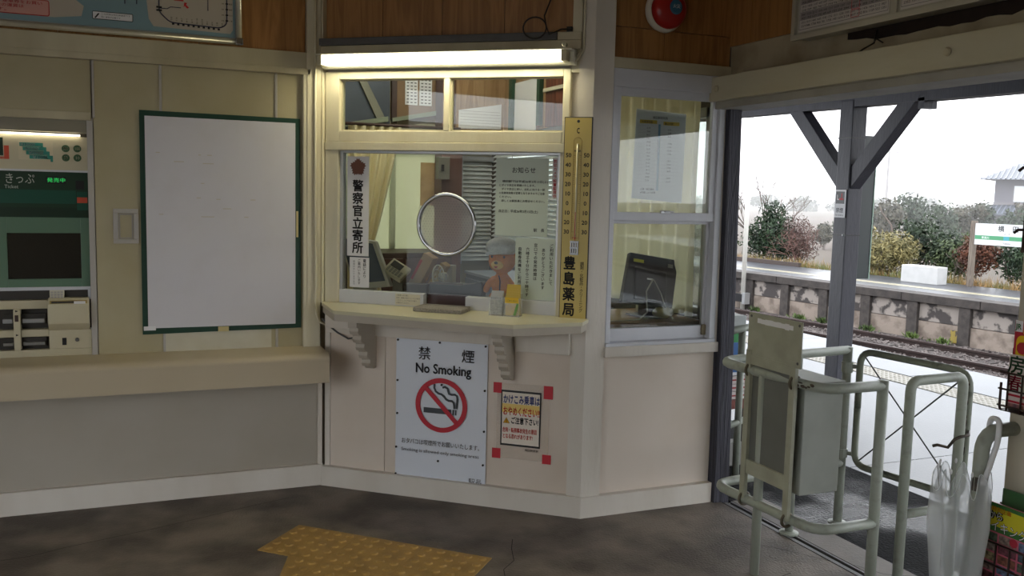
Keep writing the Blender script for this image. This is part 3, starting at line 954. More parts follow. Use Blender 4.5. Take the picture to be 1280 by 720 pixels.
for s_, z_ in ((.412, .796), (.637, .797), (.877, .795), (.412, .59), (.877, .575), (.412, .42), (.877, .37), (.408, .245), (.875, .20), (.637, .195), (.407, .105), (.877, .078), (.65, .585)):
    part('pin', MB().lathe([(.0055, -.011), (.0055, -.0155), (.003, -.017)], (s_, 0, z_), 10, 'y'), black, t)

# ---- running warning notice with red tape
t = thing('rush_warning_notice', 'white notice in black frame with coloured writing taped to the wall', 'notice', FC, (1.06, -.003, .25))
part('clear_sleeve', MB().box(.938, 1.203, -.0035, -.0015, .248, .622), translucent('clear_sleeve', (236, 226, 214), .1, clear=.86, gloss=.03), t)
part('black_frame', MB().box(.960, 1.162, -.006, -.0036, .312, .588), black, t)
part('sheet', MB().box(.9665, 1.1555, -.0072, -.006, .322, .578), mat('notice_paper', (230, 220, 208), .5), t)
yn = -.0085
part('yellow_fade', MB().rect(.967, 1.155, .478, .522, yn + .0004), mat('yellow_print', (238, 206, 120), .6), t)
text(t, 'かけこみ乗車は', .971, .527, yn, .047, ink_blue, .03, width=.182)
text(t, 'おやめください!!', .971, .468, yn, .047, mat('orange_red_ink', (206, 60, 44), .6), .03, width=.182)
part('warning_triangle', MB().flat([(.974, .425), (1.006, .425), (.990, .453)], yn), mat('amber_print', (232, 170, 20), .6), t)
part('triangle_mark', MB().tube([(.974, yn - .0004, .425), (1.006, yn - .0004, .425), (.990, yn - .0004, .453)], .0012, 4, closed=True).box(.9886, .9914, yn - .0008, yn - .0002, .432, .444).box(.9886, .9914, yn - .0008, yn - .0002, .427, .430), ink, t)
text(t, 'ご注意下さい!', 1.012, .427, yn, .036, ink, .03, width=.135)
text(t, '危険・転倒事故発生の原因', .971, .382, yn, .026, mat('red_print', (214, 52, 44), .6), .02, width=.172)
text(t, 'となる恐れがあります!', .971, .351, yn, .026, MATS['red_print'], .02, width=.150)
text(t, '横田駅係員', 1.085, .292, -.0045, .014, ink, .0, width=.068)
red_tape = mat('red_tape', (196, 36, 52), .5)
for s_, z_, w_, h_ in ((.940, .596, .042, .052), (1.196, .592, .046, .064), (.940, .268, .044, .050), (1.196, .262, .044, .046)):
    part('tape', MB().box(s_ - w_ / 2, s_ + w_ / 2, -.0048, -.0038, z_ - h_ / 2, z_ + h_ / 2), red_tape, t, label='square of red tape')

# ---- blank poster board on the left wall
t = thing('blank_notice_board', 'large blank white sheet edged with dark green tape', 'board', FL, (.40, -.01, .83))
tl, tr, br, bl_ = (.031, 1.886), (.772, 1.883), (.777, .834), (.029, .826)
part('backing', MB().prism([bl_, br, tr, tl], -.0085, 'y', -.0285 + .02 - .0005), mat('green_tape', (28, 66, 50), .45, var=.3, scale=9), t)
ps = MB()
nx, nz = 22, 26
random.seed(9)
for j in range(nz + 1):
    for i in range(nx + 1):
        u_, v_ = i / nx, j / nz
        s_ = .054 + .694 * u_ + .004 * v_ * 0
        z_ = .856 + 1.004 * v_
        fold = max(0, v_ - .45) / .55
        wv = .0050 * math.sin(u_ * 40 + 1.2 * math.sin(v_ * 3)) * fold ** 1.3 + .0016 * noise.noise(Vector((s_ * 6, z_ * 6, 3)))
        ps.v.append(Vector((s_, -.0135 - abs(wv) - .0012 * (1 - fold), z_)))
for j in range(nz):
    for i in range(nx):
        a = j * (nx + 1) + i
        ps.f.append((a, a + 1, a + nx + 2, a + nx + 1))
part('sheet', ps, mat('blank_sheet', (212, 210, 216), .5, var=.25, scale=6, col2=(196, 190, 190), lo=.5, hi=.75), t, smooth=True)
for (s_, z_, w_, h_) in ((.398, .842, .05, .024), (.757, 1.36, .010, .13)):
    part('masking_tape', MB().box(s_ - w_ / 2, s_ + w_ / 2, -.0175, -.0165, z_ - h_ / 2, z_ + h_ / 2), mat('masking_tape', (206, 190, 134), .6), t, label='yellowish masking tape')
part('white_tape', MB().box(.034, .088, -.0175, -.0165, .846, .866), paper, t)
sm = MB()
for s_, z_, w_ in ((.10, 1.69, .018), (.29, 1.685, .012), (.33, 1.685, .022), (.18, 1.65, .045), (.31, 1.645, .05), (.30, 1.55, .016), (.28, 1.48, .02), (.37, 1.475, .02), (.53, 1.475, .024), (.40, 1.43, .04), (.30, 1.39, .06), (.11, 1.40, .02), (.50, 1.39, .02)):
    sm.rect(s_, s_ + w_, z_, z_ + .004, -.0185)
part('faint_smudge', sm, mat('smudge', (198, 190, 178), .8), t, kind='stuff')

# ---- small empty frame on the wall
t = thing('wall_frame', 'small empty grey plastic frame left of the blank board', 'frame', FL, (-.035, -.006, 1.26))
f_ = MB()
f_.box(-.09, .020, -.010, .0, 1.262, 1.282).box(-.09, .020, -.010, .0, 1.404, 1.425).box(-.09, -.068, -.010, .0, 1.282, 1.404).box(-.002, .020, -.010, .0, 1.282, 1.404)
part('rim', f_, strip_grey, t, bevel=.003)
f_ = MB()
f_.box(-.066, -.004, -.006, -.001, 1.284, 1.290).box(-.066, -.004, -.006, -.001, 1.396, 1.402).box(-.066, -.060, -.006, -.001, 1.29, 1.396).box(-.010, -.004, -.006, -.001, 1.29, 1.396)
part('inner_rim', f_, mat('frame_shade_grey', (158, 154, 146), .5), t)

# ---- fare map at the top left
t = thing('fare_map', 'large framed railway fare map above the ticket machine', 'map board', FL, (-.4, -.04, 2.21))
part('backing', MB().box(-1.50, .478, -.036, -.005, 2.222, 2.93 - .04), alu, t)
f_ = MB()
f_.tube([(-1.5, -.040, 2.228), (.480, -.040, 2.228)], .014, 10).tube([(.480, -.040, 2.228), (.480, -.040, 2.88)], .013, 10)
part('silver_frame', f_, mat('silver_frame', (196, 192, 176), .3, .5), t, smooth=True)
part('corner_cap', MB().box(.462, .498, -.058, -.022, 2.212, 2.246), chrome, t, bevel=.006)
part('sea', MB().rect(-1.48, .462, 2.246, 2.88, -.0375), mat('map_sea', (128, 156, 164), .25), t)
def rr(x0, x1, z0, z1, r=.02, n=5):
    out = []
    for cx, cz, a0 in ((x1 - r, z1 - r, 0), (x0 + r, z1 - r, 90), (x0 + r, z0 + r, 180), (x1 - r, z0 + r, 270)):
        for i in range(n + 1):
            a = math.radians(a0 + 90 * i / n)
            out.append((cx + r * math.cos(a), cz + r * math.sin(a)))
    return out
ld = mat('map_land', (186, 178, 164), .25)
for i, q in enumerate(([(-1.48, 2.270), (-.31, 2.270), (-.20, 2.285), (-.19, 2.33), (-.23, 2.36), (-.24, 2.88), (-1.48, 2.88)], [(.10, 2.268), (.44, 2.262), (.452, 2.28), (.452, 2.88), (.06, 2.88), (.06, 2.50), (.08, 2.30)], [(-.20, 2.40), (-.14, 2.36), (-.08, 2.40), (-.08, 2.88), (-.2, 2.88)])):
    part('land', MB().flat(q, -.0378 - i * .0001), ld, t)
part('note_box', MB().flat(rr(-.78, -.33, 2.272, 2.338, .008), -.0384), mat('map_note_pink', (206, 150, 140), .4), t)
part('note_border', MB().tube([(x_, -.0387, z_) for x_, z_ in rr(-.78, -.33, 2.272, 2.338, .008)], .0018, 4, closed=True), ink_red, t)
for i, ln in enumerate(('このきっぷうりばでは、乗車券をお買い', '求めいただけます。表示の運賃は', 'おとな片道運賃です。')):
    text(t, ln, -.76, 2.318 - i * .018, -.0389, .016, ink_red, .01, width=(.40, .33, .26)[i])
part('legend_box', MB().flat(rr(-.155, .012, 2.279, 2.312, .004), -.0384), paper, t)
part('legend_border', MB().tube([(x_, -.0387, z_) for x_, z_ in rr(-.155, .012, 2.279, 2.312, .004)], .0014, 4, closed=True).flat([(-.148, 2.284), (-.132, 2.305), (-.126, 2.303), (-.142, 2.282)], -.0389), ink, t)
text(t, 'この区間は他社線運賃です', -.12, 2.299, -.0389, .009, ink_grey, .0, width=.12)
text(t, '別に運賃が必要です', -.12, 2.286, -.0389, .009, ink_grey, .0, width=.08)
rl = MB()
route = bend([(.125, -.0386, 2.60), (.125, -.0386, 2.335), (.172, -.0386, 2.292), (.395, -.0386, 2.285), (.425, -.0386, 2.305), (.425, -.0386, 2.70)], .02)
rl.tube(route, .0026, 4)
rl.tube([(.125, -.0386, 2.352), (.16, -.0386, 2.352), (.175, -.0386, 2.362), (.22, -.0386, 2.362)], .0018, 4)
rl.tube([(-.32, -.0386, 2.6), (-.32, -.0386, 2.372), (-.335, -.0386, 2.36)], .0022, 4).tube([(-.18, -.0386, 2.6), (-.18, -.0386, 2.358)], .0022, 4).tube([(-.02, -.0386, 2.5), (-.02, -.0386, 2.357)], .0022, 4).tube([(.03, -.0386, 2.5), (.03, -.0386, 2.36)], .0022, 4).tube([(.34, -.0386, 2.6), (.34, -.0386, 2.36)], .0018, 4)
part('route_line', rl, mat('route_ink', (36, 36, 70), .5), t, kind='stuff')
stn = MB()
for i in range(10):
    x_ = .185 + i * .0225
    stn.rect(x_ - .005, x_ + .005, 2.2815 - .0009 * i, 2.2905 - .0009 * i, -.0412)
for i in range(9):
    stn.rect(.419, .431, 2.318 + i * .026, 2.3245 + i * .026, -.0412)
for z_ in (2.338, 2.352, 2.39):
    stn.rect(.113, .137, z_, z_ + .008, -.0412)
part('station_mark', stn, ink, t, kind='stuff')
for i, nm in enumerate(('船形', '館山', '九重', '千倉', '千歳', '南三原', '和田浦', '江見', '太海', '鴨川', '天津')):
    vtext(t, nm, .178 + i * .0225, 2.318 + (.007 if len(nm) > 2 else 0) - i * .0009, -.0389, .0085, ink, .0, pitch=.0095)
for i, nm in enumerate(('小湊', '行川', '鵜原', '勝浦', '御宿', '浪花', '大原')):
    text(t, nm, .433, 2.318 + i * .026, -.0389, .0085, ink, .0)
    text(t, '240', .400, 2.318 + i * .026, -.0389, .0085, ink, .0)
part('you_are_here', MB().rect(.190, .232, 2.392, 2.425, -.0389).flat([(.235, 2.388), (.248, 2.386), (.243, 2.378), (.256, 2.366), (.248, 2.361), (.236, 2.372), (.232, 2.364)], -.0389), ink_red, t)

# ---- ticket machine
t = thing('ticket_machine', 'green and cream ticket machine set into the left wall', 'ticket machine', FL, (-.62, 0, .735))
mc = mat('machine_cream', (196, 188, 160), .45, var=.2, scale=5, col2=(176, 166, 136))
md = mat('machine_recess', (52, 48, 42), .6)
part('housing', MB().box(-1.06, -.195, .05, .5, .735, 1.82), md, t)
part('top_hood', MB().box(-1.06, -.1925, .0, .05, 1.768, 1.828), mat('hood_grey', (140, 134, 116), .5), t, bevel=.003)
lm = bpy.data.materials.new('machine_light')
lm.use_nodes = True
lm.node_tree.nodes['Principled BSDF'].inputs['Emission Color'].default_value = (1, .9, .66, 1)
lm.node_tree.nodes['Principled BSDF'].inputs['Emission Strength'].default_value = 1.3
part('light_strip', MB().box(-1.05, -.222, .012, .022, 1.752, 1.760), lm, t)
part('upper_panel', MB().box(-1.06, -.1925, .025, .06, 1.595, 1.75), mc, t)
part('panel_edge', MB().box(-1.06, -.1925, .018, .06, 1.588, 1.597), alu_white, t)
dgreen = mat('dark_green_panel', (20, 54, 36), .35)
part('green_panel', MB().box(-1.06, -.1925, .022, .06, 1.38, 1.588), dgreen, t)
part('teal_band', MB().rect(-1.06, -.245, 1.443, 1.505, .0215), mat('teal_panel', (16, 78, 62), .35), t)
part('lower_green_band', MB().rect(-1.06, -.1935, 1.385, 1.425, .0215), mat('deep_green_panel', (14, 44, 30), .35), t)
part('side_window', MB().rect(-.245, -.21, 1.51, 1.55, .0212), black, t)
part('side_band', MB().rect(-.242, -.197, 1.415, 1.50, .0212), MATS['teal_panel'], t)
part('red_label', MB().rect(-.241, -.198, 1.448, 1.474, .0206), mat('orange_label', (196, 74, 46), .5), t)
f_ = MB()
f_.box(-1.06, -.532, .018, .06, 1.06, 1.38).box(-.230, -.1925, .018, .06, 1.06, 1.38).box(-.532, -.230, .018, .06, 1.308, 1.38).box(-.532, -.230, .018, .06, 1.06, 1.098)
part('screen_surround', f_, mat('grey_green_surround', (92, 122, 100), .4), t, bevel=.002)
part('touch_screen', MB().box(-.532, -.230, .030, .06, 1.098, 1.308), mat('screen_black', (22, 20, 20), .18), t)
# prints
part('coin_print', MB().disc(-.283, 1.6955, .0165, .0244, 20).disc(-.235, 1.6965, .0165, .0244, 20).disc(-.283, 1.6535, .0165, .0244, 20).disc(-.235, 1.6545, .0165, .0244, 20), mat('coin_green', (58, 92, 58), .5), t)
for s_, z_, n_ in ((-.283, 1.689, '500'), (-.235, 1.690, '100'), (-.283, 1.647, '50'), (-.235, 1.648, '10')):
    text(t, n_, s_, z_, .0238, .019, mc, .02, 'CENTER', width=.020 if len(n_) == 3 else .015)
part('banknote_field', MB().rect(-.475, -.335, 1.640, 1.722, .0246), mat('pale_panel', (206, 196, 168), .5), t)
bn = MB()
for i in range(4):
    x_ = -.470 + i * .013
    z_ = 1.700 - i * .0185
    bn.rect(x_, x_ + .095, z_, z_ + .0165, .0242 - i * .0002)
    bn.rect(x_ + .085, x_ + .095, z_ - .012, z_, .0242 - i * .0002)
part('banknote_print', bn, mat('note_teal', (40, 130, 116), .5), t)
for i, s_ in enumerate(('¥10000', '¥5000', '¥2000', '¥1000')):
    text(t, s_, -.465 + i * .016, 1.7035 - i * .0185, .0232, .014, paper, .02, width=.058)
part('card_print', MB().rect(-.60, -.535, 1.655, 1.735, .0246), MATS['deep_green_panel'], t)
part('card_print_red', MB().rect(-.60, -.512, 1.640, 1.650, .0244).rect(-.532, -.512, 1.65, 1.70, .0244), MATS['orange_label'], t)
text(t, 'カード', -.56, 1.641, .0238, .010, mc, .0)
text(t, 'きっぷ', -.535, 1.535, .0210, .052, mat('white_print', (196, 200, 190), .5), .0, width=.115)
text(t, 'Ticket', -.535, 1.510, .0210, .022, MATS['white_print'], .0)
part('led_box', MB().rect(-.367, -.285, 1.534, 1.567, .0212), black, t)
led = bpy.data.materials.new('green_led')
led.use_nodes = True
led.node_tree.nodes['Principled BSDF'].inputs['Base Color'].default_value = (0, .2, .03, 1)
led.node_tree.nodes['Principled BSDF'].inputs['Emission Color'].default_value = (.05, 1, .2, 1)
led.node_tree.nodes['Principled BSDF'].inputs['Emission Strength'].default_value = .13
text(t, '発売中', -.363, 1.5425, .0205, .022, led, .0, width=.074, spacing=1.1)
# lower part
f_ = MB()
f_.box(-1.06, -.1925, .010, .06, .735, .770).box(-.372, -.1925, .005, .06, .77, .86).box(-1.06, -.372, .012, .06, .96, 1.0).box(-1.06, -.372, .012, .06, .83, .865)
part('lower_panel', f_, mc, t, bevel=.004)
part('top_slot', MB().box(-1.06, -.205, .030, .06, 1.003, 1.045), md, t)
part('slot_rim', MB().box(-1.06, -.1925, .012, .06, 1.045, 1.06).box(-.205, -.1925, .012, .06, 1.0, 1.05), alu_white, t)
cu = MB().prism([(.06, .86), (-.005, .86), (-.045, .895), (-.045, .985), (-.015, 1.01), (.06, 1.01)], -.2, 'x', -.372)
part('card_unit', cu, mc, t, bevel=.006)
part('card_slot', MB().box(-.362, -.208, -.042, .03, .988, 1.001), mat('amber_rim', (158, 134, 66), .5), t)
part('card_recess', MB().box(-.355, -.262, -.044, .03, .990, .999), md, t)
part('card_label', MB().box(-.262, -.214, -.0445, .0, .986, .998), paper, t)
kp = part('keypad', MB().box(-.365, -.305, .004, .03, 1.005, 1.045), mat('keypad_cream', (206, 200, 178), .5), t, bevel=.002)
for i in range(4):
    for j in range(3):
        part('key', MB().box(-.360 + i * .0135, -.350 + i * .0135, .001, .006, 1.009 + j * .0115, 1.017 + j * .0115), strip_grey, kp)
for (a, b, z0, z1) in ((-.56, -.385, .885, .935), (-.56, -.385, .785, .825)):
    part('tray_recess', MB().box(a, b, .03, .06, z0, z1), md, t)
dv = MB()
dv.box(-.515, -.487, -.004, .06, .772, .96)
part('divider', dv, mc, t, bevel=.004)
part('divider_slot', MB().rect(-.509, -.494, .905, .935, -.0048), brown_dark, t)
part('arrow_mark', MB().flat([(-.506, .958), (-.494, .953), (-.506, .948)], -.0048).flat([(-.506, .848), (-.494, .843), (-.506, .838)], -.0048), ink, t)
part('banknote_flap', MB().box(-.480, -.388, .012, .05, .895, .915).box(-.56, -.52, .012, .05, .895, .915), alu, t, bevel=.003)
part('ticket_flap', MB().box(-.480, -.39, .010, .05, .792, .806).box(-.56, -.52, .01, .05, .792, .806), translucent('clear_flap', (180, 180, 176), .3, clear=.4, gloss=.1), t, bevel=.002)
part('receipt_slot', MB().rect(-.318, -.300, .788, .822, .0042), black, t)
part('key_lock', MB().lathe([(.009, .004), (.009, -.003), (.006, -.004)], (-.255, 0, .812), 14, 'y'), dark_grey, t)

# ---- alarm bell
t = thing('alarm_bell', 'round red fire alarm bell on the brown boards', 'alarm bell', FR, (2.318, 0, 2.31))
part('base_ring', MB().lathe([(.0, .0), (.098, .0), (.102, -.012), (.098, -.03), (.085, -.034)], (2.312, 0, 2.408), 32, 'y', cap=False), mat('bell_base', (206, 200, 186), .4), t, smooth=True)
part('red_dome', MB().lathe([(.086, -.028), (.087, -.05), (.080, -.066), (.062, -.080), (.036, -.088), (.0, -.091)], (2.318, 0, 2.408), 32, 'y', cap=False), mat('bell_red', (160, 26, 22), .3), t, smooth=True)
part('centre_label', MB().lathe([(.034, -.0895), (.026, -.0925), (.0, -.093)], (2.326, 0, 2.413), 20, 'y', cap=False), mat('blue_label', (56, 108, 140), .4), t)
text(t, '火災', 2.326, 2.409, -.094, .02, paper, .0, 'CENTER')

# ---- timetable board over the beam
t = thing('timetable_board', 'large framed departure timetable above the gate beam', 'timetable', FD, (-2.3, -.1, 2.2))
part('backing', MB().box(-3.19, -.9, -.098, -.013, 2.222, 2.82), mat('board_frame', (176, 172, 158), .4, .2), t, bevel=.003)
f_ = MB()
f_.box(-3.20, -.88, -.112, -.095, 2.214, 2.238).box(-3.20, -3.178, -.112, -.095, 2.238, 2.83).box(-2.652, -2.622, -.106, -.097, 2.238, 2.8)
part('frame', f_, mat('board_rail', (188, 184, 170), .35, .3), t, bevel=.003)
for a, b in ((-3.165, -2.665), (-2.61, -1.9)):
    sh = part('sheet', MB().rect(a, b, 2.246, 2.80, -.0995), mat('timetable_paper', (206, 200, 196), .4), t)
    bd = MB()
    for r_ in range(0, 10):
        if r_ % 2:
            bd.rect(a + .008, b - .008, 2.262 + r_ * .032, 2.262 + (r_ + 1) * .032, -.1)
    part('grey_row', bd, mat('timetable_grey', (160, 152, 152), .4), t)
    ln_ = MB()
    for z_ in (2.255, 2.79):
        ln_.rect(a + .004, b - .004, z_, z_ + .0015, -.1003)
    for s_ in (a + .004, b - .0055):
        ln_.rect(s_, s_ + .0015, 2.255, 2.79, -.1003)
    for r_ in range(1, 11):
        ln_.rect(a + .008, b - .008, 2.262 + r_ * .032, 2.2628 + r_ * .032, -.1003)
    part('rule', ln_, ink_grey, t)
    random.seed(4 if a < -3 else 6)
    for r_ in range(10):
        n_ = 15 if a < -3 else 20
        for h_ in (0, 1):
            bo_ = ' '.join('%d%02d' % (random.randint(5, 23), random.randint(0, 59)) for _ in range(n_))
            text(t, bo_, a + .014, 2.265 + r_ * .032 + h_ * .0145, -.1006, .0125, ink_grey if h_ else ink, .01, width=(b - a - .03))
rb = MB()
def outline(mb, a, b, z0, z1, y, w_=.0022):
    mb.rect(a, b, z0, z0 + w_, y).rect(a, b, z1 - w_, z1, y).rect(a, a + w_, z0, z1, y).rect(b - w_, b, z0, z1, y)
outline(rb, -2.86, -2.815, 2.29, 2.42, -.101)
outline(rb, -2.86, -2.815, 2.258, 2.288, -.101)
outline(rb, -2.435, -2.385, 2.258, 2.30, -.101)
part('red_outline', rb, mat('red_marker', (204, 40, 70), .5), t)
solo('hanging_wire', MB().tube([(-2.80, -.02, 2.21), (-2.802, -.03, 2.16), (-2.806, -.075, 2.135), (-2.806, -.10, 2.119)], .0035, 6).tube([(-2.80, -.03, 2.165), (-2.77, -.05, 2.17), (-2.735, -.05, 2.15)], .003, 6), cable_dark, FD, (-2.8, -.02, 2.12), 'short dark wire hanging from the torn gap onto the beam', 'wire', smooth=True)

# ---- tactile paving
tile_m = mat('yellow_tactile_rubber', (172, 136, 70), .6, var=.5, scale=9, col2=(122, 92, 42), bump=.15, bscale=120)
def tactile(n=5, wid=.3155, bumps=True):
    mb = MB()
    mb.box(0, wid, 0, wid, 0, .004)
    p = wid / n
    for i in range(n):
        for j in range(n):
            mb.lathe([(.019, .004), (.0145, .0085), (.007, .0098)], ((i + .5) * p, (j + .5) * p, 0), 8)
    return mb
tf = Fr((.674, 4.073, 0.001), math.atan2(-.642, .699))
t = thing('tactile_path', 'worn yellow tactile tile patch on the dark floor', 'tactile paving', tf, (0, 0, 0))
tm_ = tactile().mesh('tile')
tm_.materials.append(tile_m)
for i in range(3):
    share('tile', tm_, t, (i * .317, -.3157, .0))
tb_ = MB()
tb_.prism([(.155, -.317), (.316, -.317), (.316, -.62), (.29, -.62)], .004, 'z', .0)
for i in range(3):
    for j in range(5):
        x_, y_ = .317 - .03 - i * .06, -.317 - .03 - j * .06
        if x_ - .02 > .155 + (-.317 - y_) * .45:
            tb_.lathe([(.019, .004), (.0145, .0085), (.007, .0098)], (x_, y_, 0), 8)
part('cut_tile', tb_, tile_m, t)
share('tile', tm_, t, (.3175, -.633, .0))
share('tile', tm_, t, (.6345, -.633, .0))
share('tile', tm_, t, (.40, -.950, .0))
share('tile', tm_, t, (.717, -.950, .0))
# ================================================================== inside the ticket office
t = thing('window_desk', 'brown wooden desk behind the ticket window', 'desk', FC, (.5, .14, 0))
dk = wood('desk_wood', (128, 92, 62), (104, 72, 46), 2.0, .35, (1, 6, 6), .03)
part('desk_top', MB().box(-.02, .95, .135, .70, .90, .93), dk, t, bevel=.003)
part('front_board', MB().box(-.0, .93, .66, .68, 0, .90), brown_dark, t)
t = thing('side_desk', 'brown wooden desk behind the side window', 'desk', FR, (2.4, .12, 0))
part('desk_top', MB().box(2.12, 2.685, .11, .62, .885, .915), dk, t, bevel=.003)
part('front_board', MB().box(2.14, 2.68, .58, .60, 0, .885), brown_dark, t)
t = thing('inner_sill', 'dark inner shelf right behind the ticket window rail', 'shelf', FC, (.8, .13, .93))
part('board', MB().box(.50, 1.10, .125, .36, .985, 1.003), brown_dark, t)
for s in (.51, 1.08):
    part('support', MB().box(s - .01, s + .01, .14, .35, .93, .985), brown_dark, t)
t = thing('change_tray', 'dark blue-grey change tray with raised handle behind the slot', 'tray', FC, (.7, .14, 1.003))
pr = [(.515, 1.004), (.515, 1.068), (.53, 1.078), (.72, 1.078), (.75, 1.083), (.775, 1.090), (.80, 1.094), (.802, 1.004)]
part('body', MB().prism(pr, .20, 'y', .135), mat('blue_grey_plastic', (34, 36, 48), .35), t, bevel=.004)
part('rim', MB().box(.517, .70, .131, .14, 1.070, 1.080), mat('tray_rim', (86, 76, 74), .4), t, bevel=.002)

# toy bear: one continuous body, cap and face details as children
t = thing('toy_bear', 'orange brown toy bear with grey knitted cap behind the ticket window', 'toy', FC, (.88, .21, 1.003))
bm_ = MB()
cx, cy = .880, .210
bm_.ball((cx, cy, 1.200), (.070, .060, .066), 20, 14)
bm_.ball((cx, cy + .004, 1.075), (.052, .044, .070), 18, 12)
for sgn in (-1, 1):
    bm_.tube([(cx + sgn * .032, cy - .01, 1.112), (cx + sgn * .058, cy - .022, 1.085), (cx + sgn * .068, cy - .038, 1.062)], [.018, .018, .017], 10)
    bm_.ball((cx + sgn * .069, cy - .041, 1.056), .019, 10, 7)
    bm_.ball((cx + sgn * .030, cy - .040, 1.022), (.022, .030, .020), 12, 8)
    bm_.ball((cx + sgn * .062, cy + .005, 1.235), (.018, .012, .018), 12, 8)
bear_m = mat('bear_plush', (206, 124, 52), .85, var=.4, scale=60, col2=(186, 104, 40), bump=.3, bscale=260)
body = part('body', bm_, bear_m, t, smooth=True)
md_ = body.modifiers.new('one_skin', 'REMESH')
md_.mode = 'VOXEL'
md_.voxel_size = .005
md_.use_smooth_shade = True
sm_ = body.modifiers.new('soften', 'SMOOTH')
sm_.iterations = 6
part('muzzle', MB().ball((cx - .008, cy - .052, 1.182), (.033, .020, .023), 16, 10), mat('muzzle_cream', (226, 186, 110), .8), t, smooth=True)
part('nose', MB().ball((cx - .009, cy - .072, 1.193), (.010, .007, .007), 12, 8), black, t, smooth=True)
part('mouth', MB().prism([(cx - .020, 1.176), (cx + .002, 1.176), (cx - .009, 1.166)], cy - .074, 'y', cy - .068), mat('mouth_red', (176, 52, 44), .6), t)
for sgn in (-1, 1):
    part('eye', MB().ball((cx - .006 + sgn * .032, cy - .051, 1.222), (.006, .004, .007), 10, 7), black, t, smooth=True)
kn = mat('grey_knit', (206, 207, 212), .9, var=.5, scale=120, col2=(176, 178, 186), bump=.4, bscale=200)
cp3 = MB()
cp3.lathe([(.071, 1.236), (.076, 1.244), (.082, 1.262), (.078, 1.285), (.062, 1.304), (.036, 1.316), (.0, 1.320)], (cx - .004, cy + .004, 0), 24, cap=False)
cap_ = part('knit_cap', cp3, kn, t, smooth=True)
part('cap_brim', MB().tube([(cx - .004 + .076 * math.cos(a), cy + .004 + .068 * math.sin(a), 1.243 + .010 * math.cos(a)) for a in [2 * PI * i / 32 for i in range(32)]], .0085, 8, closed=True), kn, cap_, smooth=True)
part('bag_strap', MB().tube([(cx - .002, cy - .042, 1.128), (cx + .006, cy - .046, 1.10), (cx + .004, cy - .042, 1.05)], .0035, 6), black, t, smooth=True)

t = thing('white_monitor', 'white monitor with blue-grey screen behind the paper strips', 'monitor', FC, (.1, .25, .93))
mw = mat('monitor_white', (206, 206, 196), .4)
part('case', MB().prism([(-.06, 1.295), (.155, 1.268), (.248, 1.030), (.03, 1.000)], .29, 'y', .25), mw, t, bevel=.006)
part('screen', MB().flat([(-.045, 1.280), (.142, 1.255), (.218, 1.060), (.035, 1.035)], .2485), mat('grey_blue_screen', (92, 104, 124), .15), t)
part('stand', MB().box(.04, .14, .28, .32, .945, 1.05).box(.0, .18, .24, .36, .93, .945), mw, t, bevel=.004)
t = thing('card_terminal', 'cream desk terminal with small display beside the monitor', 'terminal', FC, (.27, .27, .93))
tm = Matrix.Translation((.262, .30, 1.115)) @ Matrix.Rotation(math.radians(28), 4, 'Y') @ Matrix.Rotation(math.radians(40), 4, 'X')
part('case', MB().box(-.058, .058, -.05, .05, -.018, .012).xf(tm), mat('terminal_cream', (196, 190, 164), .4), t, bevel=.005)
part('display', MB().box(-.045, .020, -.002, .038, .012, .014).xf(tm), mat('dark_display', (66, 70, 72), .2), t)
kb = MB()
for i in range(5):
    for j in range(3):
        kb.box(-.045 + i * .019, -.032 + i * .019, -.042 + j * .013, -.033 + j * .013, .012, .016)
part('keys', kb.xf(tm), mat('key_grey', (140, 138, 128), .5), t, kind='stuff')
part('post', MB().box(.24, .30, .29, .34, .93, 1.10), mat('grey_plastic', (120, 116, 106), .5), t, bevel=.004)
bx = mat('tan_card', (168, 136, 98), .7)
tm = Matrix.Translation((.36, .42, 1.105)) @ Matrix.Rotation(math.radians(28), 4, 'Y')
t = thing('tan_book', 'tan box file with red stripe leaning on the desk', 'box file', FC, (.36, .42, .93))
part('body', MB().box(-.032, .032, -.03, .05, -.10, .10).xf(tm), bx, t, bevel=.002)
part('red_stripe', MB().box(-.0325, -.018, -.031, .051, -.06, .06).xf(tm), mat('stripe_red', (180, 60, 60), .6), t)
tm = Matrix.Translation((.445, .44, 1.08)) @ Matrix.Rotation(math.radians(32), 4, 'Y')
solo('brown_book', MB().box(-.02, .02, -.03, .05, -.10, .08).xf(tm), mat('ochre_board', (150, 120, 66), .7), FC, (.445, .44, .93), 'ochre box file leaning behind the tan one', 'box file', bevel=.002)
solo('dark_box', MB().box(.30, .43, .30, .38, .9305, 1.045), mat('dark_grey_box', (74, 68, 62), .6), FC, (.36, .34, .93), 'low dark grey box on the window desk', 'box', bevel=.003)
solo('pale_box', MB().box(.455, .515, .47, .53, .9305, 1.14), mat('pale_grey_box', (176, 172, 158), .6), FC, (.49, .5, .93), 'upright pale grey box behind the small fan', 'box', bevel=.003)
t = thing('desk_fan', 'small cream desk fan in wire cage on the desk', 'fan', FC, (.50, .30, .93))
fm = mat('fan_cream', (190, 186, 166), .4)
part('base', MB().lathe([(.045, .93), (.045, .94), (.012, .95), (.010, 1.05)], (.51, .33, 0), 18), fm, t, smooth=True)
tm = Matrix.Translation((.50, .30, 1.092)) @ Matrix.Rotation(math.radians(-38), 4, 'Z')
cg = MB()
cg.tube([(.062 * math.cos(a), 0, .062 * math.sin(a)) for a in [2 * PI * i / 28 for i in range(28)]], .0035, 6, closed=True)
cg.tube([(.040 * math.cos(a), -.008, .040 * math.sin(a)) for a in [2 * PI * i / 24 for i in range(24)]], .0012, 4, closed=True)
for i in range(20):
    a = 2 * PI * i / 20
    cg.tube([(.008 * math.cos(a), -.018, .008 * math.sin(a)), (.04 * math.cos(a), -.014, .04 * math.sin(a)), (.062 * math.cos(a), 0, .062 * math.sin(a))], .0009, 4)
part('cage', cg.xf(tm), fm, t)
bl = MB()
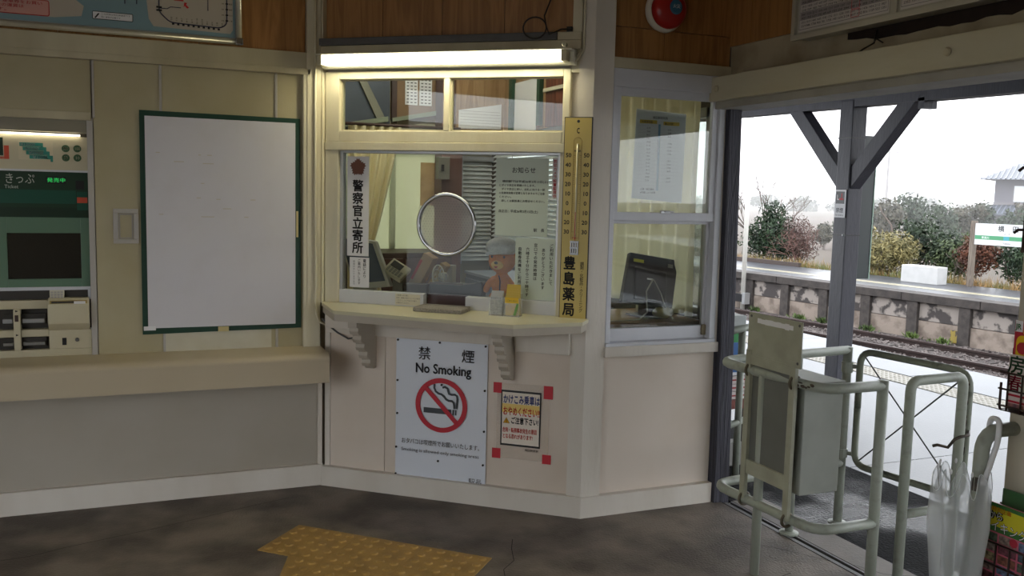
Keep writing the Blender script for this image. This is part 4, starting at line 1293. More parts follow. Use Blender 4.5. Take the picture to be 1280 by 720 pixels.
for i in range(3):
    m2 = tm @ Matrix.Rotation(2 * PI * i / 3, 4, 'Y') @ Matrix.Rotation(math.radians(22), 4, 'Z')
    bl.prism([(m[0], m[1]) for m in ((.006, -.006), (.03, -.024), (.052, -.014), (.05, .018), (.024, .022))], .0015, 'y', 0) if False else bl.add([m2 @ Vector(p) for p in ((.004, .006, -.005), (.03, .004, -.024), (.053, .008, -.012), (.05, .012, .018), (.022, .008, .02))], [(0, 1, 2, 3, 4)])
part('blades', bl, mat('fan_blade_grey', (150, 152, 150), .3), t)
part('motor', MB().lathe([(.022, .012), (.022, .045), (.012, .055)], (0, 0, 0), 14, 'y').xf(tm), fm, t, smooth=True)

# curtain, post, cabinets, blind
def curtain(mb, p0, p1, z0, z1, waves, amp, sq=lambda v: 1.0, n=90, nz=14):
    p0, p1 = Vector(p0), Vector(p1)
    d = (p1 - p0)
    nn = Vector((-d.y, d.x, 0)).normalized()
    for j in range(nz + 1):
        v_ = j / nz
        k = sq(v_)
        for i in range(n + 1):
            u_ = i / n
            q = p0 + d * (u_ * k) + nn * (amp * math.sin(u_ * waves * 2 * PI + .6 * math.sin(3 * v_)) * (1 + .3 * math.sin(u_ * 17)))
            mb.v.append(Vector((q.x, q.y, z0 + (z1 - z0) * v_)))
    for j in range(nz):
        for i in range(n):
            a = j * (n + 1) + i
            mb.f.append((a, a + 1, a + n + 2, a + n + 1))
    return mb
cur_m = translucent('cream_curtain', (238, 230, 196), .45)
tied_m = translucent('tied_curtain_cloth', (240, 230, 192), .2)
solo('tied_curtain', curtain(MB(), (1.38, 6.3, 0), (1.85, 6.3, 0), .75, 1.98, 6, .022, lambda v_: .42 + .58 * abs(v_ - .35) ** .9 if v_ > .35 else .42 + .35 * (.35 - v_)), tied_m, FW, (1.5, 6.3, .75), 'cream curtain drawn narrow beside the green office window', 'curtain', smooth=True)
solo('curtain_rail', MB().tube([(1.3, 6.3, 1.99), (2.2, 6.3, 1.99)], .012, 8), brown_dark, FW, (1.7, 6.3, 1.98), 'dark curtain rail in the ticket office', 'rail', smooth=True)
solo('side_curtain', curtain(MB(), (2.655, 3.92, 0), (2.655, 4.97, 0), .93, 2.22, 8, .020), cur_m, FW, (2.655, 4.4, .93), 'long cream curtain hanging behind the side window', 'curtain', smooth=True)
solo('office_post', MB().box(2.20, 2.37, 6.72, 6.9, 0, 2.9), mat('office_post_brown', (96, 62, 54), .5, var=.4, scale=6, col2=(72, 44, 40)), FW, (2.36, 6.8, 0), 'dark brown wooden post inside the ticket office', 'post', bevel=.006)
t = thing('switch_box', 'grey switch box fixed to the dark post', 'switch box', FW, (2.2, 6.66, 1.62))
part('case', MB().box(2.15, 2.24, 6.64, 6.719, 1.63, 1.80), mat('switch_grey', (112, 110, 102), .5), t, bevel=.004)
part('lever', MB().box(2.17, 2.19, 6.625, 6.64, 1.69, 1.74), black, t)
solo('tan_paper', MB().box(2.10, 2.24, 6.945, 6.949, 1.42, 1.76), mat('tan_paper', (190, 160, 112), .7, var=.5, scale=10, col2=(160, 124, 80)), FW, (2.17, 6.94, 1.42), 'tan poster hanging at the right of the green window', 'poster')
t = thing('wooden_cabinet', 'low dark brown cabinet below the green office window', 'cabinet', FW, (1.9, 6.6, 0))
part('body', MB().box(1.45, 2.20, 6.45, 6.93, 0, 1.08), brown_dark, t, bevel=.004)
for a in (1.46, 1.83):
    d_ = part('door', MB().box(a, a + .36, 6.432, 6.45, .05, 1.04), mat('cabinet_door', (78, 52, 42), .4), t, bevel=.003)
    part('handle', MB().box(a + .31, a + .325, 6.415, 6.432, .6, .72), alu, d_)
t = thing('steel_cabinet', 'grey-blue steel cabinet under the blind', 'cabinet', FW, (2.5, 5.8, 0))
part('body', MB().box(2.30, 2.675, 5.30, 6.40, 0, .93), mat('steel_blue_grey', (112, 120, 132), .4, .2), t, bevel=.006)
part('top', MB().box(2.29, 2.68, 5.29, 6.41, .93, .95), mat('steel_top', (152, 160, 172), .35, .2), t, bevel=.003)
part('door', MB().box(2.285, 2.30, 5.32, 5.84, .05, .9), mat('steel_door', (122, 130, 142), .4, .2), t, bevel=.003)
part('door', MB().box(2.285, 2.30, 5.86, 6.38, .05, .9), MATS['steel_door'], t, bevel=.003)
t = thing('venetian_blind', 'white venetian blind at the platform-side office window', 'blind', FW, (2.66, 6.1, 1.0))
part('head_rail', MB().box(2.640, 2.690, 5.38, 6.80, 1.86, 1.90), alu_white, t, bevel=.003)
sl_ = MB()
tm = Matrix.Rotation(math.radians(-38), 4, 'Y')
sl_.box(-.022, .022, -.70, .70, -.0008, .0008, tm)
slm = sl_.mesh('slat')
slm.materials.append(translucent('blind_slat', (222, 226, 226), .3))
ORG_ = ORG[t]
for i in range(24):
    share('slat', slm, t, (2.665, 6.09, 1.03 + i * .0345))
part('bottom_rail', MB().box(2.65, 2.68, 5.39, 6.79, .985, 1.005), alu_white, t, bevel=.003)
part('pull_cord', MB().tube([(2.635, 6.35, 1.88), (2.635, 6.35, 1.25)], .004, 6), alu_white, t)

t = thing('venetian_blind', 'narrow white venetian blind beside the dark office post', 'blind', FW, (2.55, 6.9, 1.0))
part('head_rail', MB().box(2.43, 2.69, 6.87, 6.93, 1.78, 1.82), alu_white, t, bevel=.003)
part('side_channel', MB().box(2.405, 2.43, 6.87, 6.93, .96, 1.82), alu_white, t, bevel=.003)
s2_ = MB()
s2_.box(-.127, .127, -.02, .02, -.0008, .0008, Matrix.Rotation(math.radians(48), 4, 'X'))
s2m = s2_.mesh('slat')
s2m.materials.append(MATS['blind_slat'])
for i in range(23):
    share('slat', s2m, t, (2.56, 6.90, 1.0 + i * .0345))

# black monitor seen from behind in the side window
t = thing('black_monitor', 'black monitor seen from behind through the side window', 'monitor', FR, (2.45, .3, .915))
tm = Matrix.Translation((2.475, .30, 1.10)) @ Matrix.Rotation(math.radians(-16), 4, 'X') @ Matrix.Rotation(math.radians(9), 4, 'Y')
part('shell', MB().prism([(-.165, -.13), (.135, -.13), (.165, .135), (-.125, .135)], .016, 'y', -.02).xf(tm), mat('monitor_black', (30, 30, 34), .35), t, bevel=.006)
part('rear_bulge', MB().box(-.10, .09, -.034, -.018, -.11, .06).xf(tm), MATS['monitor_black'], t, bevel=.008)
part('yellow_sticker', MB().box(-.105, -.045, -.022, -.0205, .088, .104).xf(tm), mat('lime_sticker', (196, 190, 60), .5), t)
part('grey_sticker', MB().box(.10, .13, -.022, -.0205, .085, .105).xf(tm), mat('grey_sticker', (150, 150, 150), .5), t)
part('white_mark', MB().box(-.03, .005, -.0365, -.0345, .0, .008).xf(tm), paper, t)
part('stand', MB().box(2.44, 2.50, .26, .34, .92, 1.0).box(2.40, 2.54, .20, .40, .9152, .925), MATS['monitor_black'], t, bevel=.004)
part('cable', MB().tube([tm @ Vector((-.005, -.05, .0)), tm @ Vector((-.05, -.065, -.07)), (2.40, .18, .955), (2.34, .155, .925), (2.24, .15, .921), (2.16, .16, .921)], .0042, 6).tube([tm @ Vector((-.0, -.05, .0)), tm @ Vector((.04, -.06, -.07)), (2.53, .19, .935), (2.55, .17, .921)], .0035, 6), mat('white_cable', (186, 184, 176), .5), t, smooth=True, label='white cables')
t = thing('desk_telephone', 'cream push-button telephone on the side desk', 'telephone', FR, (2.60, .42, .915))
part('base', MB().prism([(.36, .9155), (.50, .9155), (.50, .985), (.36, .95)], 2.66, 'x', 2.52), fm, t, bevel=.005)
part('handset', MB().box(2.525, 2.565, .37, .50, .985, 1.015), fm, t, bevel=.01)
part('cord', MB().tube([(2.54 + .012 * math.cos(i), .34 - i * .0018, .925 + .008 * math.sin(i) + .002) for i in range(40)], .003, 5), dark_grey, t)
solo('folded_cloth', MB().ball((2.52, .22, .945), (.06, .05, .03), 14, 8), mat('pale_cloth', (176, 168, 124), .9, var=.5, scale=30), FR, (2.52, .22, .915), 'crumpled pale cloth beside the black monitor', 'cloth', smooth=True)

# timetable paper stuck on the inside of the side window
t = thing('timetable_paper', 'white timetable sheet with yellow header on the side window', 'notice', FR, (2.33, .011, 1.52))
part('sheet', MB().prism([(2.186, 1.532), (2.466, 1.512), (2.472, 1.94), (2.196, 1.952)], .0125, 'y', .0105), paper, t)
part('yellow_header', MB().rect(2.215, 2.31, 1.886, 1.903, .0099).rect(2.345, 2.435, 1.882, 1.899, .0099), mat('yellow_header', (222, 186, 60), .6), t)
part('blue_column', MB().rect(2.318, 2.330, 1.57, 1.885, .0099), mat('blue_column', (120, 160, 190), .6), t)
ln_ = MB()
for i in range(18):
    z_ = 1.875 - i * .0165
    ln_.rect(2.21, 2.44, z_, z_ + .0008, .0099)
part('rules', ln_, mat('pale_rule', (190, 190, 192), .6), t, kind='stuff')
text(t, '横田駅時刻表', 2.285, 1.910, .0096, .014, ink, .01)
text(t, '木更津方面', 2.225, 1.889, .0094, .012, ink, .01)
text(t, '亀山方面', 2.352, 1.885, .0094, .012, ink, .01)
random.seed(8)
for i in range(16):
    text(t, '%d:%02d' % (6 + i, random.randint(0, 59)), 2.255, 1.862 - i * .0165, .0095, .0105, ink_grey, .01)
    if i % 5 != 3:
        text(t, '%d:%02d' % (6 + i, random.randint(0, 59)), 2.372, 1.858 - i * .0165, .0095, .0105, ink_grey, .01)
text(t, '土曜・休日運休', 2.23, 1.572, .0095, .011, ink, .01)
text(t, '※列車により変更', 2.23, 1.556, .0095, .011, ink, .01)

# things high on the office walls, seen through the transom
t = thing('slate_board', 'dark slate-coloured board with diagonal brace seen through the left transom pane', 'board', FW, (1.65, 6.93, 1.95))
part('panel', MB().box(1.36, 1.84, 6.925, 6.95, 1.98, 2.55), mat('slate_board', (64, 72, 84), .5, var=.5, scale=4, col2=(40, 46, 56)), t)
part('brace', MB().prism([(1.56, 2.42), (1.62, 2.42), (1.80, 2.08), (1.74, 2.06)], 6.925, 'y', 6.895), mat('brace_timber', (122, 120, 104), .6), t, bevel=.003)
part('lower_rail', MB().prism([(1.46, 2.0), (1.82, 2.06), (1.82, 2.10), (1.46, 2.03)], 6.925, 'y', 6.89), mat('rail_green_grey', (130, 138, 116), .6), t, bevel=.003)
t = thing('duty_board', 'brown notice board with two lists of names seen through the left transom pane', 'board', FW, (2.05, 6.93, 2.1))
part('panel', MB().box(1.85, 2.24, 6.925, 6.95, 2.08, 2.6), mat('board_brown', (126, 98, 68), .6), t)
part('side_post', MB().box(1.85, 1.89, 6.90, 6.925, 2.05, 2.6), brown_dark, t)
part('bottom_rail', MB().prism([(1.85, 2.06), (2.26, 2.14), (2.26, 2.175), (1.85, 2.09)], 6.925, 'y', 6.88), mat('rail_green_grey', (130, 138, 116), .6), t)
for a in (1.96, 2.075):
    sh = part('list', MB().box(a, a + .10, 6.920, 6.925, 2.2, 2.45), paper, t)
    tk = MB()
    for i in range(9):
        for j in range(3):
            tk.rect(a + .012 + j * .03, a + .030 + j * .03, 2.215 + i * .025, 2.223 + i * .025, 6.9192)
    part('list_entries', tk, ink_grey, sh, kind='stuff')
t = thing('long_chart', 'wide white ruled chart on pale boards seen through the right transom pane', 'chart', FW, (2.5, 6.93, 2.0))
part('sheet', MB().prism([(2.31, 2.02), (2.66, 2.03), (2.66, 2.22), (2.31, 2.16)], 6.66, 'y', 6.655), paper, t)
part('backing', MB().box(2.29, 2.69, 6.665, 6.69, 1.96, 2.6), MATS['pale_plywood'], t)
ru = MB()
for i in range(6):
    ru.rect(2.32, 2.65, 2.045 + i * .022, 2.0465 + i * .022, 6.654)
part('rules', ru, ink_grey, t, kind='stuff')
t = thing('framed_chart', 'white chart between green curtain strips seen through the right transom pane', 'chart', FW, (2.68, 6.2, 2.0))
part('sheet', MB().box(2.672, 2.676, 6.02, 6.42, 1.98, 2.36), paper, t)
part('green_strip', MB().box(2.655, 2.685, 6.44, 6.50, 1.96, 2.45), mat('green_strip', (44, 74, 54), .7), t)
part('green_strip', MB().box(2.655, 2.685, 5.93, 5.98, 2.02, 2.45), MATS['green_strip'], t)
part('top_rail', MB().box(2.65, 2.686, 5.93, 6.60, 2.45, 2.49), MATS['green_strip'], t)
t = thing('red_shutter', 'reddish wooden shutter with pale rail seen at the right end of the transom', 'shutter', FW, (2.67, 5.6, 1.95))
for k in range(4):
    part('board', MB().box(2.660, 2.686, 5.22 + k * .155, 5.37 + k * .155, 2.0, 2.56), red_wood, t, bevel=.003)
part('pale_rail', MB().box(2.64, 2.662, 5.22, 5.84, 2.24, 2.265), cream, t, bevel=.003)
# office ceiling lamp, unseen, added to brighten the ticket office
t = thing('added_office_lamp', 'white fluorescent ceiling batten added to light the ticket office', 'lamp', FW, (1.7, 5.7, 2.9))
part('batten', MB().box(1.1, 2.3, 5.67, 5.73, 2.85, 2.8985), MATS['lamp_enamel'], t, bevel=.004)
om = bpy.data.materials.new('added_office_tube')
om.use_nodes = True
om.node_tree.nodes['Principled BSDF'].inputs['Emission Color'].default_value = (1, .97, .86, 1)
om.node_tree.nodes['Principled BSDF'].inputs['Emission Strength'].default_value = ADDED_LAMP_POWER
part('tube', MB().lathe([(.016, 1.12), (.016, 2.28)], (0, 5.7, 2.828), 12, 'x'), om, t, smooth=True)
# ================================================================== the gate railings
R_ = .0205
t = thing('gate_railing', 'grey-green tubular railing around the ticket collector stand', 'railing', FW, (2.5, 2.95, 0))
top = bend([(3.10, 3.28, .845), (2.32, 3.205, .845), (2.36, 2.60, .845), (2.64, 2.60, .845)], .09)
part('top_rail', MB().tube(top, R_, 12), pipe_paint, t, smooth=True)
low = bend([(3.10, 3.28, .30), (2.32, 3.205, .30), (2.36, 2.60, .30), (2.64, 2.60, .30)], .09)
part('lower_rail', MB().tube(low, R_, 12), pipe_paint, t, smooth=True)
part('post', MB().tube([(2.64, 2.60, 0), (2.64, 2.60, .865)], .0215, 12), pipe_paint, t, smooth=True)
part('post', MB().tube([(2.345, 2.93, 0), (2.338, 2.93, .845)], .019, 12), pipe_paint, t, smooth=True)
part('post', MB().tube([(3.10, 3.28, 0), (3.10, 3.28, .86)], .0215, 12), pipe_paint, t, smooth=True)
pm = part('post', MB().tube([(2.785, 3.25, 0), (2.785, 3.25, .845)], .019, 12), pipe_paint, t, smooth=True)
for x_, y_ in ((2.785, 3.25), (3.10, 3.28), (2.64, 2.60)):
    part('foot_flange', MB().lathe([(.045, .0005), (.045, .008), (.024, .014)], (x_, y_, 0), 14), pipe_paint, t)
rust = mat('bare_rusty_metal', (62, 54, 48), .6, var=.6, scale=40, col2=(96, 84, 70))
random.seed(15)
for k in range(6):
    y_ = 2.72 - k * .0135
    a_ = math.radians(random.uniform(150, 200))
    x0_ = 2.3505 + max(0, 2.70 - y_) * .20
    part('paint_chip', MB().ball((x0_ + .0188 * math.cos(a_), y_, .845 + .0188 * math.sin(a_)), (.0032, random.uniform(.008, .015), random.uniform(.003, .007)), 7, 5), rust, t)
part('collar', MB().tube([(3.10, 3.28, .74), (3.10, 3.28, .79)], .0265, 12), pipe_paint, t)
part('collar', MB().tube([(3.10, 3.28, .33), (3.10, 3.28, .37)], .0265, 12), pipe_paint, t)

t = thing('ticket_box', 'grey metal ticket collection box with raised plate hung on the railing', 'box', FW, (2.42, 2.86, .30))
bxm = mat('grey_green_sheet', (164, 168, 160), .45, var=.3, scale=6, col2=(122, 124, 114))
part('bin', MB().box(2.375, 2.565, 2.725, 2.985, .395, .835), bxm, t, bevel=.004)
part('rear_panel', MB().box(2.33, 2.345, 2.735, 3.0, .44, .90), mat('dark_grey_sheet', (108, 110, 104), .5, var=.3, scale=6), t)
for y0 in (2.718, 2.988):
    part('upright', MB().box(2.315, 2.332, y0, y0 + .032, .30, .93), plate_paint, t, bevel=.002)
part('bottom_plate', MB().box(2.318, 2.330, 2.745, 2.99, .415, .475), plate_paint, t, bevel=.002)
part('top_strip', MB().box(2.316, 2.330, 2.72, 3.02, .872, .912), plate_paint, t, bevel=.002)
pt = part('raised_plate', MB().box(2.318, 2.324, 2.695, 3.018, .905, 1.085), plate_paint, t, bevel=.002)
lb = MB()
random.seed(2)
for i in range(9):
    y0 = 2.745 + i * .024
    lb.box(2.3172, 2.318, y0, y0 + .0235, 1.043 + random.uniform(0, .004), 1.068 - random.uniform(0, .004))
part('torn_label', lb, paper, pt, label='torn remains of a white label', kind='stuff')
for y_, z_ in ((2.71, .925), (3.0, .925), (2.71, 1.07), (3.0, 1.07)):
    part('screw', MB().lathe([(.006, 2.3175), (.004, 2.315)], (0, y_, z_), 8, 'x'), dark_grey, pt)
for y_ in (2.735, 3.005):
    for z_ in (.845, .30):
        part('clamp', MB().tube([(2.332 + .026 * math.cos(a), y_, z_ + .026 * math.sin(a)) for a in [2 * PI * i / 18 for i in range(18)]], .006, 6, closed=True), mat('clamp_brown', (92, 84, 66), .5), t, smooth=True)
part('lid', MB().box(2.37, 2.57, 2.72, 2.99, .835, .842), bxm, t, bevel=.002)

t = thing('swing_gate', 'tubular swing gate with crossed wire bracing standing open', 'gate', FW, (3.13, 3.26, .3))
g0, g1 = Vector((3.135, 3.235, 0)), Vector((3.20, 2.685, 0))
gz = Vector((0, 0, 1))
fr_ = [g0 + gz * .30, g0 + gz * .848, g1 + gz * .848, g1 + gz * .31]
loop = bend([fr_[0] + (fr_[1] - fr_[0]) * .5] + [fr_[1], fr_[2], fr_[3], fr_[0]] + [fr_[0] + (fr_[1] - fr_[0]) * .5], .07)
part('frame', MB().tube(loop, .016, 10), mat('gate_pipe_paint', (134, 140, 126), .45, var=.6, scale=18, col2=(72, 76, 66), lo=.55, hi=.66), t, smooth=True)
for a, b in ((0, 2), (1, 3)):
    p, q = fr_[a], fr_[b]
    part('brace_wire', MB().tube([p + (q - p) * .04, q + (p - q) * .04], .0035, 6), mat('wire_dark', (74, 78, 74), .4, .4), t, smooth=True)
mid = (fr_[0] + fr_[2]) / 2
random.seed(16)
for k in range(12):
    z_ = random.uniform(.36, .82)
    f_ = random.choice((.97, 1.0))
    part('paint_chip', MB().ball(g1 + Vector((-.0135, -.004, z_)), (.004, .008, random.uniform(.006, .02)), 7, 5), MATS['bare_rusty_metal'], t)
part('wire_knot', MB().ball(mid, .009, 10, 7), MATS['wire_dark'], t, smooth=True)
for z_ in (.77, .35):
    part('hinge', MB().tube([(3.10, 3.28, z_), tuple(g0 + gz * z_)], .010, 8), pipe_paint, t, smooth=True)

t = thing('latch_railing', 'narrow upside-down U railing beside the swing gate', 'railing', FW, (2.95, 2.64, 0))
arch = bend([(2.815, 2.63, 0), (2.815, 2.63, .845), (3.115, 2.645, .845), (3.115, 2.645, 0)], .045)
part('arch', MB().tube(arch, R_, 12), pipe_paint, t, smooth=True)
part('cross_rail', MB().tube([(2.815, 2.63, .30), (3.115, 2.645, .30)], .018, 12), pipe_paint, t, smooth=True)
part('latch_hook', MB().tube([(3.20, 2.672, .60), (3.15, 2.63, .60), (3.10, 2.625, .598), (3.085, 2.64, .585), (3.08, 2.665, .545), (3.06, 2.70, .548), (3.05, 2.715, .54)], .0065, 7), rust, t, smooth=True, label='dark iron latch hook')
for x_, y_ in ((2.815, 2.63), (3.115, 2.645)):
    part('foot_flange', MB().lathe([(.045, .0005), (.045, .008), (.024, .014)], (x_, y_, 0), 14), pipe_paint, t)

t = thing('pier_railing', 'elbow of grey railing running into the pier', 'railing', FW, (2.42, 1.965, 0))
part('tube', MB().tube(bend([(2.415, 1.965, 0), (2.415, 1.965, .845), (2.565, 1.965, .845)], .07), .0225, 12), pipe_paint, t, smooth=True)
part('chipped_patch', MB().tube([(2.4148, 1.965, .66), (2.4148, 1.965, .705)], .0232, 9), rust, t, label='dark chipped patch')
part('foot_flange', MB().lathe([(.045, .0005), (.045, .008), (.024, .014)], (2.415, 1.965, 0), 14), pipe_paint, t)

t = thing('platform_fence', 'grey tube fence outside by the dark corner post', 'fence', FW, (3.02, 3.97, 0))
part('rail', MB().tube([(2.86, 3.90, .845), (3.30, 4.12, .845)], .02, 10), pipe_paint, t, smooth=True)
part('rail', MB().tube([(2.86, 3.90, .33), (3.30, 4.12, .33)], .018, 10), pipe_paint, t, smooth=True)
part('post', MB().tube([(3.02, 3.98, 0), (3.02, 3.98, .86)], .02, 10), pipe_paint, t, smooth=True)
part('post', MB().tube([(3.30, 4.12, 0), (3.30, 4.12, .86)], .02, 10), pipe_paint, t, smooth=True)

# ---- clear umbrella hooked on the rail
ub = translucent('umbrella_film', (226, 230, 232), .45, clear=.62, gloss=.07)
t = thing('clear_umbrella', 'folded clear plastic umbrella hooked on the railing at the right', 'umbrella', FW, (2.34, 1.955, .06))
um = MB()
NR, NZ = 96, 16
ax0, ax1 = Vector((2.345, 1.965, .70)), Vector((2.33, 1.95, .06))
for j in range(NZ + 1):
    v_ = j / NZ
    c = ax0.lerp(ax1, v_)
    r = .066 * (1 - v_) ** .5 + .010
    for i in range(NR):
        a = 2 * PI * i / NR
        fold = 1 + (.34 * math.sin(8 * a + 2.2 * v_) + .10 * math.sin(13 * a + 1)) * (1 - .5 * v_) * min(1, .4 + v_ * 3)
        zz = (.038 * math.cos(8 * a + .6) if j == 0 else .028 * math.cos(8 * a + .6) * (1 - v_) ** 3)
        um.v.append(Vector((c.x + r * fold * math.cos(a), c.y + r * fold * math.sin(a), c.z + zz)))
for j in range(NZ):
    for i in range(NR):
        i2 = (i + 1) % NR
        um.f.append((j * NR + i, j * NR + i2, (j + 1) * NR + i2, (j + 1) * NR + i))
part('canopy', um, ub, t, smooth=True)
hem = MB()
hem.tube([um.v[i] for i in range(NR)], .0013, 4, closed=True)
part('hem', hem, mat('film_edge', (214, 218, 222), .3), t)
whp = mat('white_plastic', (222, 222, 224), .35)
part('handle', MB().tube(bend([(2.462, 1.985, .835), (2.462, 1.98, .885), (2.455, 1.942, .885), (2.445, 1.935, .82), (2.42, 1.938, .74), (2.40, 1.94, .68)], .02), .0085, 10), whp, t, smooth=True)
part('shaft', MB().tube([(2.40, 1.94, .66), (2.332, 1.951, .05)], .004, 8), chrome, t, smooth=True)
for i in range(8):
    a = 2 * PI * (i + .3) / 8
    p0 = ax0 + Vector((.075 * math.cos(a), .075 * math.sin(a), .03))
    rb_ = part('rib', MB().tube([p0, ax0.lerp(ax1, .5) + Vector((.028 * math.cos(a), .028 * math.sin(a), 0)), ax1 + Vector((.006 * math.cos(a), .006 * math.sin(a), .02))], .0014, 5), alu, t)
    part('rib_tip', MB().ball(p0 + Vector((0, 0, .008)), (.004, .004, .009), 8, 6), whp, rb_)

# ---- leaflet racks on the pier (local x = -y, local y = +x)
wire = mat('dark_brown_wire', (52, 34, 30), .45)
def rack(name, label, s0, s1, z0, z1, depth):
    t = thing(name, label, 'rack', FD, ((s0 + s1) / 2, -.16, z0))
    yb, yf = -.162, -.162 - depth
    for s_ in (s0, s1):
        part('side_wire', MB().tube(bend([(s_, yb, z1), (s_, yb, z0), (s_, yf, z0), (s_, yf, z0 + (z1 - z0) * .45)], .015), .004, 6), wire, t, smooth=True)
    n = 5
    for i in range(n):
        s_ = s0 + (s1 - s0) * (i + .5) / n
        part('front_wire', MB().tube([(s_, yf, z0), (s_, yf, z0 + (z1 - z0) * .62)], .003, 6), wire, t, smooth=True)
    for k in (.08, .35, .62):
        part('cross_wire', MB().tube([(s0 - .008, yf, z0 + (z1 - z0) * k), (s1, yf, z0 + (z1 - z0) * k)], .0035, 6), wire, t, smooth=True)
    part('floor_wire', MB().tube([(s0, yb, z0 + .005), (s1, yb, z0 + .005)], .0035, 6).box(s0, s1, yf, yb, z0, z0 + .003), wire, t)
    return t
rack('upper_rack', 'dark wire leaflet rack on the pier at the upper level', -1.985, -1.745, .905, 1.10, .045)
rack('lower_rack', 'dark wire leaflet rack on the pier at the lower level', -1.985, -1.745, .34, .60, .10)
def leaflet(name, label, s0, s1, y, z0, z1, m, lean=.0):
    t = thing(name, label, 'leaflet', FD, ((s0 + s1) / 2, y, z0))
    part('sheets', MB().box(s0, s1, y, y + .006, z0, z1), m, t)
    return t
t = leaflet('red_leaflet', 'red and yellow leaflet with green initials standing behind the white one', -1.975, -1.77, -.178, .915, 1.19, mat('leaflet_red', (176, 36, 56), .35))
part('white_corner', MB().rect(-1.974, -1.948, 1.155, 1.19, -.1783), paper, t)
text(t, 'JR', -1.972, 1.163, -.1788, .024, mat('logo_green', (40, 130, 60), .5), .03, width=.020)
part('yellow_head', MB().rect(-1.945, -1.77, 1.15, 1.19, -.1783), mat('leaflet_yellow', (226, 190, 30), .4), t)
text(t, '春の旅', -1.94, 1.157, -.1788, .028, ink, .02)
part('yellow_panel', MB().flat(rr(-1.967, -1.77, 1.065, 1.145, .02), -.1783), MATS['leaflet_yellow'], t)
part('red_blob', MB().disc(-1.945, 1.105, .020, -.1786, 9), MATS['leaflet_red'], t)
part('blue_blob', MB().disc(-1.905, 1.108, .022, -.1786, 10), mat('leaflet_blue', (46, 86, 150), .4), t)
t = leaflet('white_leaflet', 'white leaflet with large green and red characters in the upper rack', -1.970, -1.80, -.198, .915, 1.085, mat('leaflet_white', (214, 206, 200), .35))
vtext(t, '房', -1.945, 1.082, -.1986, .060, mat('leaflet_green', (44, 96, 60), .5), .02)
vtext(t, '春', -1.945, 1.020, -.1986, .050, mat('leaflet_magenta', (190, 30, 70), .5), .02)
part('red_rules', MB().rect(-1.968, -1.80, .955, .962, -.1984).rect(-1.968, -1.80, .935, .942, -.1984), MATS['leaflet_red'], t)
part('beach_photo', MB().rect(-1.968, -1.80, .917, .933, -.1984), mat('photo_tan', (170, 120, 110), .4, var=1, scale=50, col2=(110, 80, 90)), t)
t = leaflet('green_leaflet', 'green topped leaflet standing at the back of the lower rack', -1.965, -1.76, -.185, .345, .655, mat('leaflet_dark_green', (52, 104, 62), .35))
t = leaflet('hiking_leaflet', 'colourful walking leaflet with yellow-green title and small photos', -1.985, -1.775, -.252, .352, .625, mat('leaflet_pink', (196, 96, 120), .35))
part('title_band', MB().rect(-1.9845, -1.775, .545, .6245, -.2524), mat('lime_band', (206, 196, 40), .4), t)
part('title_green', MB().rect(-1.9845, -1.775, .535, .552, -.2526).rect(-1.985, -1.775, .612, .6245, -.2526), mat('band_green', (56, 110, 50), .4), t)
text(t, '春の特別企画', -1.978, .600, -.2529, .017, mat('orange_ink', (206, 90, 20), .5), .02)
for dx in ((-.003, 0), (.003, 0)):
    text(t, '駅から', -1.982 + dx[0], .575, -.2528, .030, ink, .05, width=.075)
text(t, '駅から', -1.982, .575, -.2532, .030, paper, .0, width=.075)
text(t, 'ハイキング', -1.976, .540, -.2528, .036, ink, .05, width=.155)
text(t, 'ハイキング', -1.976, .540, -.2532, .036, paper, .0, width=.155)
pc_ = [(90, 110, 90), (150, 130, 120), (110, 130, 160), (160, 150, 140), (120, 70, 80), (80, 100, 110), (170, 160, 120), (140, 90, 70)]
k = 0
for j in range(5):
    for i in range(3):
        a = -1.980 + i * .068
        z0_ = .503 - j * .032
        part('photo', MB().rect(a, a + .062, z0_, z0_ + .027, -.2525), mat('photo_print_%s' % 'abcdefgh'[k % 8], pc_[k % 8], .4, var=1, scale=70, col2=tuple(c * .5 for c in pc_[k % 8])), t)
        k += 1
part('red_dot', MB().disc(-1.862, .52, .014, -.2528, 12), MATS['leaflet_red'], t)
rk = thing('high_rack', 'dark wire rack edge high on the pier at the picture edge', 'rack', FD, (-1.9, -.16, 1.42))
for q_ in ((-1.978, -1.966, 1.40, 1.72), (-1.612, -1.60, 1.40, 1.72), (-1.966, -1.612, 1.40, 1.412), (-1.966, -1.612, 1.708, 1.72)):
    part('frame_bar', MB().box(q_[0], q_[1], -.178, -.160, q_[2], q_[3]), wire, rk)
for i in range(6):
    part('front_wire', MB().tube([(-1.94 + i * .06, -.172, 1.41), (-1.94 + i * .06, -.172, 1.71)], .003, 6), wire, rk)
for z_ in (1.47, 1.66):
    part('hook', MB().tube([(-1.97, -.17, z_), (-1.985, -.19, z_), (-1.99, -.20, z_ - .01)], .005, 6), wire, rk)

